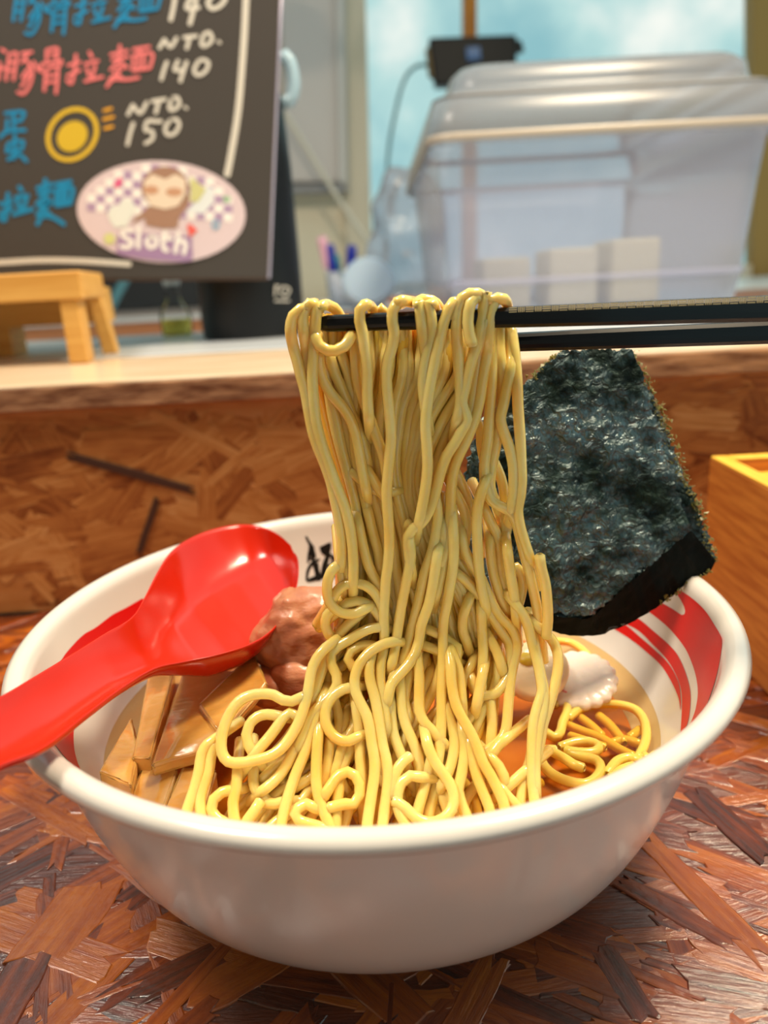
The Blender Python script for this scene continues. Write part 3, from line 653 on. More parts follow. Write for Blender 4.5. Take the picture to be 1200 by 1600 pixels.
def decal(name, polys, m, off=.00012, ds=.0016, label=None):
    """print on the inside glaze: pixel outlines are carried onto the bowl's inner surface, in (angle, height)"""
    bm = bmesh.new(); h0 = hit_in(*polys[0][0]); A0 = math.atan2(h0.y, h0.x)
    wrap = lambda a: (a-A0+math.pi) % (2*math.pi)-math.pi
    for P in polys:
        C = catmull([Vector((*p, 0)) for p in P+[P[0]]], 3)[:-1]
        U = []
        for c in C:
            h = hit_in(c.x, c.y)
            if h is not None: U.append(Vector((wrap(math.atan2(h.y, h.x))*.09, h.z, 0)))
        if len(U) < 3: continue
        vs = [bm.verts.new(u) for u in U]
        for t in tessellate_polygon([U]):
            try: bm.faces.new([vs[i] for i in t])
            except ValueError: pass
    us = [v.co.x for v in bm.verts]; zs = [v.co.y for v in bm.verts]
    for lo, hi, ax in ((min(us), max(us), 0), (min(zs), max(zs), 1)):
        k = int((hi-lo)/ds)
        for i in range(1, k+1):
            co = [0, 0, 0]; no = [0, 0, 0]; co[ax] = lo+i*ds; no[ax] = 1
            bmesh.ops.bisect_plane(bm, geom=bm.verts[:]+bm.edges[:]+bm.faces[:], plane_co=co, plane_no=no, dist=1e-6)
    for v in bm.verts:
        a, z = v.co.x/.09+A0, v.co.y; rr = r_in(z)-off; v.co = Vector((rr*math.cos(a), rr*math.sin(a), z+off*.5))
    me = bpy.data.meshes.new(name); bm.to_mesh(me); bm.free(); me.materials.append(m)
    me.polygons.foreach_set('use_smooth', [True]*len(me.polygons))
    o = link(name, me, bowl)
    if label: o['label'] = label
    return o
decal('red_swoosh', [[(1050, 917), (1075, 930), (1100, 952), (1117, 977), (1129, 1000), (1132, 1030), (1130, 1057), (1120, 1085), (1103, 1113), (1076, 1141), (1079, 1132), (1087, 1110), (1091, 1085), (1089, 1062), (1083, 1040), (1072, 1015), (1055, 992), (1035, 972), (1005, 950), (975, 934), (1000, 925), (1025, 937), (1050, 951), (1066, 961), (1071, 956), (1066, 941)]], red_glaze, label='broad red swoosh print')
decal('red_swoosh', [[(960, 950), (995, 965), (1020, 985), (1045, 1007), (1060, 1025), (1072, 1052), (1079, 1080), (1079, 1105), (1075, 1130), (1066, 1150), (1064, 1147), (1066, 1110), (1065, 1080), (1057, 1055), (1042, 1030), (1020, 1007), (997, 985), (960, 965)]], red_glaze, label='narrow upper red stripe print')
decal('red_swoosh', [[(945, 960), (977, 976), (1000, 995), (1025, 1017), (1045, 1037), (1059, 1062), (1064, 1085), (1064, 1110), (1061, 1092), (1052, 1070), (1035, 1042), (1012, 1020), (987, 1000), (945, 972)]], red_glaze, label='narrow lower red stripe print')
decal('red_swoosh', [[(222, 935), (196, 950), (175, 961), (150, 980), (130, 992), (112, 1010), (97, 1029), (80, 1060), (72, 1100), (73, 1140), (80, 1156), (90, 1170), (107, 1190), (127, 1209), (120, 1190), (115, 1167), (115, 1137), (120, 1100), (140, 1060), (180, 1010), (240, 960)]], red_glaze, label='red swoosh print under the spoon')
def brush(P, ws):
    C = [Vector((*p, 0)) for p in P]; L, R = [], []
    for i, c in enumerate(C):
        t = (C[min(i+1, len(C)-1)]-C[max(i-1, 0)]).normalized(); nn = Vector((-t.y, t.x, 0))*ws[min(i, len(ws)-1)]*.5
        L.append((c+nn)[:2]); R.append((c-nn)[:2])
    return L+R[::-1]
kan = [brush([(478, 838), (482, 846), (487, 854)], [3, 4, 5]), brush([(486, 852), (487, 862), (491, 872)], [7, 10, 6]), brush([(483, 862), (482, 872), (481, 880)], [4, 4, 2]),
       brush([(497, 874), (488, 880), (481, 892), (479, 908)], [3, 5, 5, 3]), brush([(492, 880), (495, 892), (498, 906)], [9, 8, 9]), brush([(480, 908), (492, 904), (504, 902)], [4, 8, 3]), brush([(484, 872), (492, 877), (500, 874)], [3, 4, 2]),
       [(499, 855), (507, 851), (517, 848), (516, 862), (510, 869), (502, 864)], brush([(513, 866), (508, 882), (505, 902)], [5, 9, 8]), brush([(513, 866), (522, 872), (529, 880)], [5, 5, 4]), brush([(519, 872), (518, 888), (508, 903)], [3, 5, 6]),
       brush([(529, 878), (526, 892), (522, 904)], [4, 4, 3]), brush([(512, 884), (524, 882)], [3, 3])]
decal('brush_character', kan, black_glaze, .00014, .002, 'black brush-written character')

# ------------------------------------------------------------------ broth
ZS = .0405
br = empty('broth', (0, 0, ZS), 'clear amber soup filling the white bowl around the noodles', 'soup')
lathe('broth_surface', [(r_in(ZS)+.0002, ZS+.0002), (r_in(ZS)-.0012, ZS), (.05, ZS), (.0005, ZS)], broth_m, br, 128)
lathe('broth_depth', [(r_in(.0335)-.0002, .0335), (.05, .0325), (.0005, .0325)], deep_m, br, 96)

# ------------------------------------------------------------------ toppings
def plank(name, top, th, m, label, cat, group=None, zs=None, noise=.0002, seed=0, bev=.0009):
    """top: 4 pixel points with heights; body hangs th below"""
    P = [onz(x, y, z) for x, y, z in top]; Q = [p-Vector((0, 0, th)) for p in P]
    o = hexa(name, Q+P, m, None, bev, True, 2, noise, seed)
    for poly in o.data.polygons: poly.use_smooth = True
    return tag(o, label, cat, group)
plank('bamboo_shoot', [(236, 1196, .0535), (332, 1168, .0555), (412, 1052, .058), (288, 1040, .056)], .0036, menma_m, 'widest flat bamboo shoot slice just below the red spoon', 'bamboo shoot', seed=1)
plank('bamboo_shoot', [(310, 1100, .0573), (345, 1150, .057), (418, 1066, .059), (395, 1016, .059)], .003, menma_m, 'torn end of bamboo shoot lying against the wide slice', 'bamboo shoot', seed=6)
plank('bamboo_shoot', [(206, 1184, .0515), (236, 1184, .0525), (272, 1050, .053), (232, 1052, .052)], .010, menma_m, 'narrow upright bamboo shoot strip left of the widest slice', 'bamboo shoot', seed=2)
plank('bamboo_shoot', [(154, 1205, .050), (205, 1228, .050), (218, 1170, .051), (205, 1118, .0515)], .011, menma_m, 'leftmost chunk of bamboo shoot with a pale cut corner', 'bamboo shoot', seed=3)
plank('bamboo_shoot', [(200, 1258, .046), (250, 1282, .046), (278, 1200, .050), (228, 1175, .049)], .008, menma_m, 'bamboo shoot piece under the widest slice by the front rim', 'bamboo shoot', seed=4)
plank('bamboo_shoot', [(248, 1284, .0465), (312, 1302, .046), (338, 1200, .0495), (284, 1196, .0505)], .008, menma_m, 'bamboo shoot piece beside the leftmost front noodles', 'bamboo shoot', seed=5)
plank('bamboo_shoot', [(262, 1110, .048), (290, 1120, .048), (310, 1040, .05), (275, 1030, .049)], .008, menma_m, 'hidden bamboo shoot sliver in shade under the spoon neck', 'bamboo shoot', seed=8)
c = onz(470, 985, .066)
tag(blob('pork_roll', c+Vector((.0, .004, -.002)), (.0152, .0135, .015), meat_m, seed=4, amp=.3, sc=60, sub=5, detail=(300, .08)), 'rounded glossy pinkish brown piece of pork between the spoon and noodles', 'meat')
c = onz(462, 1058, .053)
tag(blob('pork_piece', c, (.0085, .009, .007), meat_m, seed=9, amp=.3, sc=70, detail=(260, .08)), 'small pale brown meat piece below the pork roll', 'meat')
c = onz(425, 1075, .050)
tag(blob('pork_piece', c, (.008, .009, .006), meat_m, seed=11, amp=.3, sc=70, detail=(260, .08)), 'brown meat scrap between the bamboo shoot and noodles', 'meat')
c = onz(745, 1035, .052)
tag(blob('pork_slice', c, (.0085, .010, .012), meat_m, seed=13, amp=.25, sc=70, detail=(260, .1)), 'glistening pink pork slice glimpsed behind the hanging noodles', 'meat')
# pale chicken slice right of the strands, fish cake behind it
def disc(name, c, nrm, r, th, m, parent=None, scal=0, lobes=16, seg=96, sq=1.0):
    nrm = Vector(nrm).normalized(); a = nrm.orthogonal().normalized(); b = nrm.cross(a); V = []; F = []
    rows = [(.02, th*.5), (.6, th*.55), (.9, th*.5), (1, th*.2), (1, -th*.2), (.9, -th*.5), (.02, -th*.5)]
    for k, h in rows:
        for i in range(seg):
            t = 2*math.pi*i/seg; rr = r*k*(1+scal*(k > .5)*abs(math.cos(lobes*t/2)))
            V.append(Vector(c)+a*rr*math.cos(t)+b*rr*math.sin(t)*sq+nrm*h)
    for j in range(len(rows)-1):
        for i in range(seg): F.append((j*seg+i, j*seg+(i+1) % seg, (j+1)*seg+(i+1) % seg, (j+1)*seg+i))
    F += [tuple(range(seg))[::-1], tuple(range((len(rows)-1)*seg, len(rows)*seg))]
    bm = bmesh.new(); me0 = bpy.data.meshes.new('t'); me0.from_pydata([tuple(v) for v in V], [], F); bm.from_mesh(me0); bpy.data.meshes.remove(me0)
    return bmo(name, bm, m, parent, True)
c = onz(838, 1048, .050)
ck_ = empty('meat_slice', c, 'thick pale rounded meat slice behind the rightmost hanging noodles', 'meat')
disc('slice', c, (.1, -.55, 1), .0115, .005, chicken_m, ck_, sq=.85)
c2 = onz(822, 1030, .0535)
blob('yellow_bit', c2, (.003, .003, .002), mat('yellow_bit', (206, 168, 40), .4), ck_, seed=3)
c = onz(903, 1062, .0445)
fc = empty('fish_cake', c, 'white scalloped fish cake slice with pink tint at the right of the noodles', 'fish cake')
disc('slice', c, (-.12, -.30, 1), .0118, .003, naruto_m, fc, .06, 18, 144)
nn = Vector((-.12, -.30, 1)).normalized(); aa = nn.orthogonal().normalized(); bb = nn.cross(aa)
tube('pink_swirl', [c+nn*.0013+(aa*math.cos(t)+bb*math.sin(t))*(.0078) for t in [2.0+i*.15 for i in range(9)]], .0006, pink_m, fc, .0008, 6)

# ------------------------------------------------------------------ seaweed sheets
def nori_plane(px, py, off=0):
    """the sheet stands tilted in the bowl, leaning on the rim: y = a + b(x-.055) + c(z-.06)"""
    d = ray(px, py); n = Vector((-.22, 1, -.20)); p0 = Vector((.055, -.0085+off, .06))
    return CAM+d*((p0-CAM).dot(n)/d.dot(n))
def sheet(name, P, off, th, parent, seed, rag=.0006, amp=.0016, res=.0011):
    """P: pixel outline on the tilted plane; wrinkled sheet with ragged edge"""
    from mathutils import noise
    n = Vector((-.22, 1, -.20)).normalized(); ax = Vector((1, .22, 0)).normalized(); ay = n.cross(ax).normalized(); ay = -ay if ay.z < 0 else ay
    Q = [nori_plane(x, y, off) for x, y in P]; o = Q[0]
    U = [Vector(((q-o).dot(ax), (q-o).dot(ay), 0)) for q in Q]
    r = random.Random(seed); D = []
    for i, u in enumerate(U):
        v = U[(i+1) % len(U)]; k = max(1, int((v-u).length/.0009)); t = (v-u).normalized(); nn = Vector((-t.y, t.x, 0))
        for j in range(k): D.append(u+(v-u)*(j/k)+nn*r.uniform(-rag, rag))
    bm = bmesh.new(); vs = [bm.verts.new(d) for d in D]
    for t in tessellate_polygon([D]): bm.faces.new([vs[i] for i in t])
    for axn in (0, 1):
        cs = [v.co[axn] for v in bm.verts]; lo, hi = min(cs), max(cs)
        for i in range(1, int((hi-lo)/res)):
            co = [0, 0, 0]; no = [0, 0, 0]; co[axn] = lo+i*res; no[axn] = 1
            bmesh.ops.bisect_plane(bm, geom=bm.verts[:]+bm.edges[:]+bm.faces[:], plane_co=co, plane_no=no, dist=1e-6)
    bmesh.ops.recalc_face_normals(bm, faces=bm.faces)
    for v in bm.verts:
        u, w_ = v.co.x, v.co.y
        h = amp*(noise.noise(Vector((u*70, w_*70, seed)))+.6*noise.noise(Vector((u*190, w_*150, seed+9)))+.35*noise.noise(Vector((u*420, w_*420, seed+5))))
        v.co = o+ax*u+ay*w_+n*h
    g = bmesh.ops.extrude_face_region(bm, geom=bm.faces[:]); 
    for el in g['geom']:
        if isinstance(el, bmesh.types.BMVert): el.co += n*th
    return bmo(name, bm, nori_m, parent, True)
nori = empty('seaweed_sheet', nori_plane(900, 960), 'dark green wrinkled folded seaweed sheet standing upright at the right of the noodles', 'seaweed')
sheet('front_fold', [(812, 606), (845, 578), (880, 547), (988, 545), (1012, 615), (1038, 700), (1062, 780), (1078, 828), (1000, 895), (925, 962), (862, 958), (840, 930), (815, 840), (805, 700)], 0, .0004, nori, 3)
sheet('back_fold', [(805, 614), (850, 580), (900, 549), (984, 549), (1030, 640), (1072, 745), (1098, 815), (1119, 872), (1112, 888), (1080, 900), (1030, 943), (985, 970), (925, 990), (868, 984), (790, 960), (742, 900), (722, 820), (728, 720), (752, 660)], .0042, .0004, nori, 8, .0008)
# the folded-under bottom: a crumpled band running from the front fold back and down to the rear layer
from mathutils import noise as _n
Fa = catmull([nori_plane(x, y, -.0002) for x, y in ((1080, 829), (1040, 862), (1000, 896), (962, 930), (925, 963), (893, 964), (860, 958), (820, 930))], .0015)
Fb = catmull([nori_plane(x, y, .0040) for x, y in ((1119, 876), (1105, 896), (1068, 916), (1030, 946), (985, 973), (925, 994), (868, 988), (800, 968))], .0015)
N_, K_ = 90, 14; V = []; F = []
for i in range(N_+1):
    a = Fa[int(i/N_*(len(Fa)-1))]; b = Fb[int(i/N_*(len(Fb)-1))]
    for j in range(K_+1):
        p = a.lerp(b, j/K_); V.append(p+Vector((0, -1, -.6))*.0007*_n.noise(p*320))
for i in range(N_):
    for j in range(K_): q = i*(K_+1)+j; F.append((q, q+1, q+K_+2, q+K_+1))
pyd('under_fold', V, F, nori_matte, nori, True)
# crumbly translucent fringe along the cut edge
r = random.Random(5)
def fringe(a, b, n, off, wid):
    V = []; F = []
    for i in range(n):
        t = r.random(); p = nori_plane(a[0]+(b[0]-a[0])*t+r.gauss(0, wid), a[1]+(b[1]-a[1])*t+r.gauss(0, wid), off)
        s = r.uniform(.0004, .0011); k = len(V)
        for _ in range(4): V.append(p+Vector((r.uniform(-1, 1), r.uniform(-1, 1), r.uniform(-1, 1)))*s)
        F += [(k, k+1, k+2), (k, k+2, k+3), (k, k+3, k+1), (k+1, k+3, k+2)]
    return V, F
V = []; F = []
for a, b, n, off, wid in (((990, 552), (1040, 660), 90, .002, 4), ((1030, 640), (1092, 800), 160, .003, 5), ((1085, 780), (1118, 878), 90, .004, 4), ((812, 606), (880, 548), 50, .001, 3), ((1112, 890), (1030, 945), 40, .003, 2)):
    v, f = fringe(a, b, n, off, wid); k = len(V); V += v; F += [tuple(i+k for i in q) for q in f]
fr = pyd('crumbly_edge', V, F, mat('seaweed_crumb', (116, 112, 50), .45, sss=.2), nori); fr['kind'] = 'stuff'; fr['label'] = 'olive crumbly cut edge'

# ------------------------------------------------------------------ red spoon
ST = [((-190, 1178), (-200, 1300), .094, .090), ((-60, 1112), (-60, 1226), .091, .087), ((0, 1085), (0, 1193), .089, .085), ((60, 1050), (66, 1167), .0865, .083), ((110, 1020), (130, 1118), .0845, .0805), ((160, 989), (185, 1076), .083, .0785), ((205, 962), (240, 1042), .081, .0765), ((225, 930), (290, 1030), .080, .0745),
      ((243, 893), (335, 1020), .0815, .0735), ((266, 858), (385, 1005), .0825, .0725), ((298, 836), (420, 985), .083, .0720), ((336, 822), (446, 955), .083, .0722), ((374, 816), (460, 925), .0822, .0732), ((408, 820), (466, 898), .081, .0745), ((436, 834), (466, 874), .0795, .0765), ((455, 852), (461, 863), .0785, .078)]
DEP = [.0035, .0035, .0036, .0038, .0042, .0050, .0072, .0100, .0130, .0148, .0150, .0142, .0125, .0095, .0050, .0006]
def spoon():
    n = 26; rows = []
    Ls = catmull([onz(*a, za) for a, b, za, zb in ST], .0025); Rs = [onz(*b, zb) for a, b, za, zb in ST]
    A = [onz(*a, za) for a, b, za, zb in ST]; B = Rs
    def interp(Q, t):
        i = min(int(t), len(Q)-2); f = t-i; p0, p1, p2, p3 = Q[max(i-1, 0)], Q[i], Q[i+1], Q[min(i+2, len(Q)-1)]
        return .5*((2*p1)+(p2-p0)*f+(2*p0-5*p1+4*p2-p3)*f*f+(3*p1-p0-3*p2+p3)*f**3)
    N = 90
    for k in range(N+1):
        t = (len(ST)-1)*k/N; a = interp(A, t); b = interp(B, t); i = min(int(t), len(DEP)-2); dep = DEP[i]+(DEP[i+1]-DEP[i])*(t-i)
        flat = min(1, max(0, (t-6)/2.0)); row = []
        for j in range(n+1):
            s = -1+2*j/n; pf = (1-abs(s)**(2.2+.3*flat)); pf = pf if flat == 0 else pf*(1-flat)+flat*(1-math.log(1+math.exp(14*(1-pf/.72)))/math.log(1+math.exp(14))); p = a+(b-a)*(j/n)+Vector((0, 0, -dep*pf))
            # a thin rolled margin at both edges
            row.append(p)
        rows.append(row)
    th = .0016; V = []; F = []
    for sgn in (0, 1):
        for row in rows:
            for p in row: V.append(p-Vector((0, 0, th*sgn)))
    m_ = n+1; R = N+1; o = R*m_
    for k in range(N):
        for j in range(n):
            q = (k*m_+j, k*m_+j+1, (k+1)*m_+j+1, (k+1)*m_+j); F.append(q); F.append(tuple(i+o for i in q[::-1]))
        for j in (0, n): F.append((k*m_+j, (k+1)*m_+j, (k+1)*m_+j+o, k*m_+j+o))
    for k in (0, N):
        for j in range(n): F.append((k*m_+j, k*m_+j+1, k*m_+j+1+o, k*m_+j+o))
    bm = bmesh.new(); me0 = bpy.data.meshes.new('t'); me0.from_pydata([tuple(v) for v in V], [], F); bm.from_mesh(me0); bpy.data.meshes.remove(me0)
    return bmo('soup_spoon', bm, red_plastic, None, True)
sp = tag(spoon(), 'bright red plastic soup spoon resting across the left rim of the bowl', 'spoon')
md = sp.modifiers.new('round', 'SUBSURF'); md.levels = 1; md.render_levels = 1

# ------------------------------------------------------------------ wooden box at the right
wb = empty('wooden_box', (.22, .1, 0), 'open pale wooden box standing at the right edge beside the bowl', 'box')
x0, y0, y1, zt_ = .1575, .030, .131, .0832
t_ = .0075; x1 = .30
def wbx(n, lo, hi, m=box_wood): return box(n, lo, hi, m, wb, .0006)
wbx('side_board', (x0, y0, .0), (x0+t_, y1, zt_)); wbx('side_board', (x1-t_, y0, 0), (x1, y1, zt_))
wbx('back_board', (x0+t_, y1-t_, 0), (x1-t_, y1, zt_)); wbx('front_board', (x0+t_, y0, 0), (x1-t_, y0+t_, zt_)); wbx('bottom_board', (x0+t_, y0+t_, .001), (x1-t_, y1-t_, .006))
wbx('rim_strip', (x0+.0002, y0+.0002, zt_), (x0+t_, y1-.0002, zt_+.0012), box_rim); wbx('rim_strip', (x0+t_, y1-t_, zt_), (x1, y1-.0002, zt_+.0012), box_rim); wbx('rim_strip', (x0+t_, y0, zt_), (x1, y0+t_, zt_+.0012), box_rim); wbx('rim_strip', (x1-t_, y0+t_, zt_), (x1, y1-t_, zt_+.0012), box_rim)
wbx('inner_lid', (x0+t_+.0005, y0+t_+.0005, zt_-.010), (x1-t_-.0005, y1-t_-.0005, zt_-.0055), box_rim)

# ------------------------------------------------------------------ chopsticks
YC = -.025
def stick(name, a, b, ya, yb, ra, rb, label):
    A, B = ony(*a, ya), ony(*b, yb); e = B+(B-A)*.35
    root = empty(name, A, label, 'chopstick', None)
    P = [A+(e-A)*(i/60) for i in range(61)]; V = []; F = []; n = 16
    t = (e-A).normalized(); u = t.cross(Vector((0, 0, 1))).normalized(); v = u.cross(t).normalized()
    for i, p in enumerate(P):
        f = i/60*(1.35); r0 = ra+(rb-ra)*min(f, 1.3); sq = min(1, max(0, (f-.25)/.2))
        if i == 0: r0 *= .75
        for k in range(n):
            g = 2*math.pi*k/n+math.pi/n; cx_, cy_ = math.cos(g), math.sin(g)
            s = (1/max(abs(cx_), abs(cy_)))**(.75*sq)
            V.append(p+(u*cx_+v*cy_)*r0*s)
    for i in range(60):
        for k in range(n): F.append((i*n+k, i*n+(k+1) % n, (i+1)*n+(k+1) % n, (i+1)*n+k))
    F += [tuple(range(n))[::-1], tuple(range(60*n, 61*n))]
    pyd('shaft', V, F, black_lacquer, root, False)
    return root, A, e, u, v
cs1, A1, E1, u1, v1 = stick('chopstick', (497, 506), (1200, 482), YC, YC-.004, .0020, .0031, 'upper black chopstick with a pale key pattern, lifting the noodles')
cs2, A2, E2, u2, v2 = stick('chopstick', (640, 541), (1200, 519), YC+.010, YC+.004, .0022, .0029, 'plain lower black chopstick behind the patterned one')
# pale key pattern printed along the upper front arris
V = []; F = []
def dash(f0, f1, h0, h1):
    """little raised print on the camera side near the top edge; f along the stick, h height fraction"""
    k = len(V)
    for f, h in ((f0, h0), (f1, h0), (f1, h1), (f0, h1)):
        p = A1+(E1-A1)*f; r0 = .0020+(.0031-.0020)*min(f*1.35, 1.3)
        V.append(p+v1*r0*h+(-u1 if u1.y > 0 else u1)*r0*1.02)
    F.append((k, k+1, k+2, k+3))
f = .315; L_ = (E1-A1).length; mm = .001/L_
while f < .99:
    dash(f, f+1.9*mm, .88, .985); dash(f, f+1.9*mm, .69, .79); dash(f, f+1.9*mm, .50, .58)
    for j in range(4): dash(f+(2.2+j*.42)*mm, f+(2.44+j*.42)*mm, .50, .985)
    f += 4.0*mm
kp = pyd('key_pattern', V, F, brass_print, cs1); kp['label'] = 'pale gold key pattern line'
# ------------------------------------------------------------------ noodles
NR = .00142
def base_y(py):
    if py < 1000: return -.0235-.0065*max(0, py-480)/520
    return -.030-.030*(py-1000)/290
def npt(px, py, L):
    if py < 535 and px < 790 and L > -1: L = max(L, 4.3*(1-max(0, py-515)/60))
    p = ony(px, py, base_y(py)); p = p-ray(px, py).normalized()*(L*.001)
    lim = ZS-.0015
    if p.z < lim: p = onz(px, py, lim)
    rr = math.hypot(p.x, p.y); mx = r_in(min(p.z, .074))-NR*1.2
    if p.z < .074 and rr > mx: p.x *= mx/rr; p.y *= mx/rr
    return p
def noodle(pts, L, label, group=None, r=NR, m=None, ext=True, zf=None):
    if zf is None and ext:
        def tip(a, b, l):
            d = Vector((a[0]-b[0], a[1]-b[1])); d = d.normalized() if d.length else Vector((0, 1))
            return [(a[0]+d.x*14, a[1]+d.y*14, l-2.2), (a[0]+d.x*30, a[1]+d.y*30, l-5.5), (a[0]+d.x*48, a[1]+d.y*48, l-9)]
        gl = lambda q: q[2] if len(q) > 2 else L
        if (len(pts[0]) == 2 or ext == 2) and pts[0][1] > 540: pts = tip(pts[0], pts[1], gl(pts[0]))[::-1]+list(pts)
        if pts[-1][1] > 1250:
            a, b = pts[-1], pts[-2]; k = 26/max(1, math.hypot(a[0]-b[0], a[1]-b[1])); pts = list(pts)+[(a[0]+(a[0]-b[0])*k, a[1]+(a[1]-b[1])*k+6, gl(a))]
        elif pts[-1][1] > 560: pts = list(pts)+tip(pts[-1], pts[-2], gl(pts[-1]))
    P = []
    for q in pts:
        l = q[2] if len(q) > 2 else L
        P.append(npt(q[0], q[1], l) if zf is None else onz(q[0], q[1], zf+(q[2] if len(q) > 2 else 0)*.001))
    me = tube_mesh('ramen_noodle', catmull(P, .0013), r, 10); me.materials.append(m or noodle_m)
    return tag(link('ramen_noodle', me), label, 'noodle', group)
G1, L1 = 'noodles hanging in the lifted curtain', 'pale yellow noodle hanging in the dense curtain below the chopsticks'
G2, L2 = 'noodles in the front mound', 'glossy yellow noodle in the tangled mound at the front of the bowl'
G3, L3 = 'noodles lying in the broth', 'yellow noodle lying half sunk in the broth at the right of the bowl'
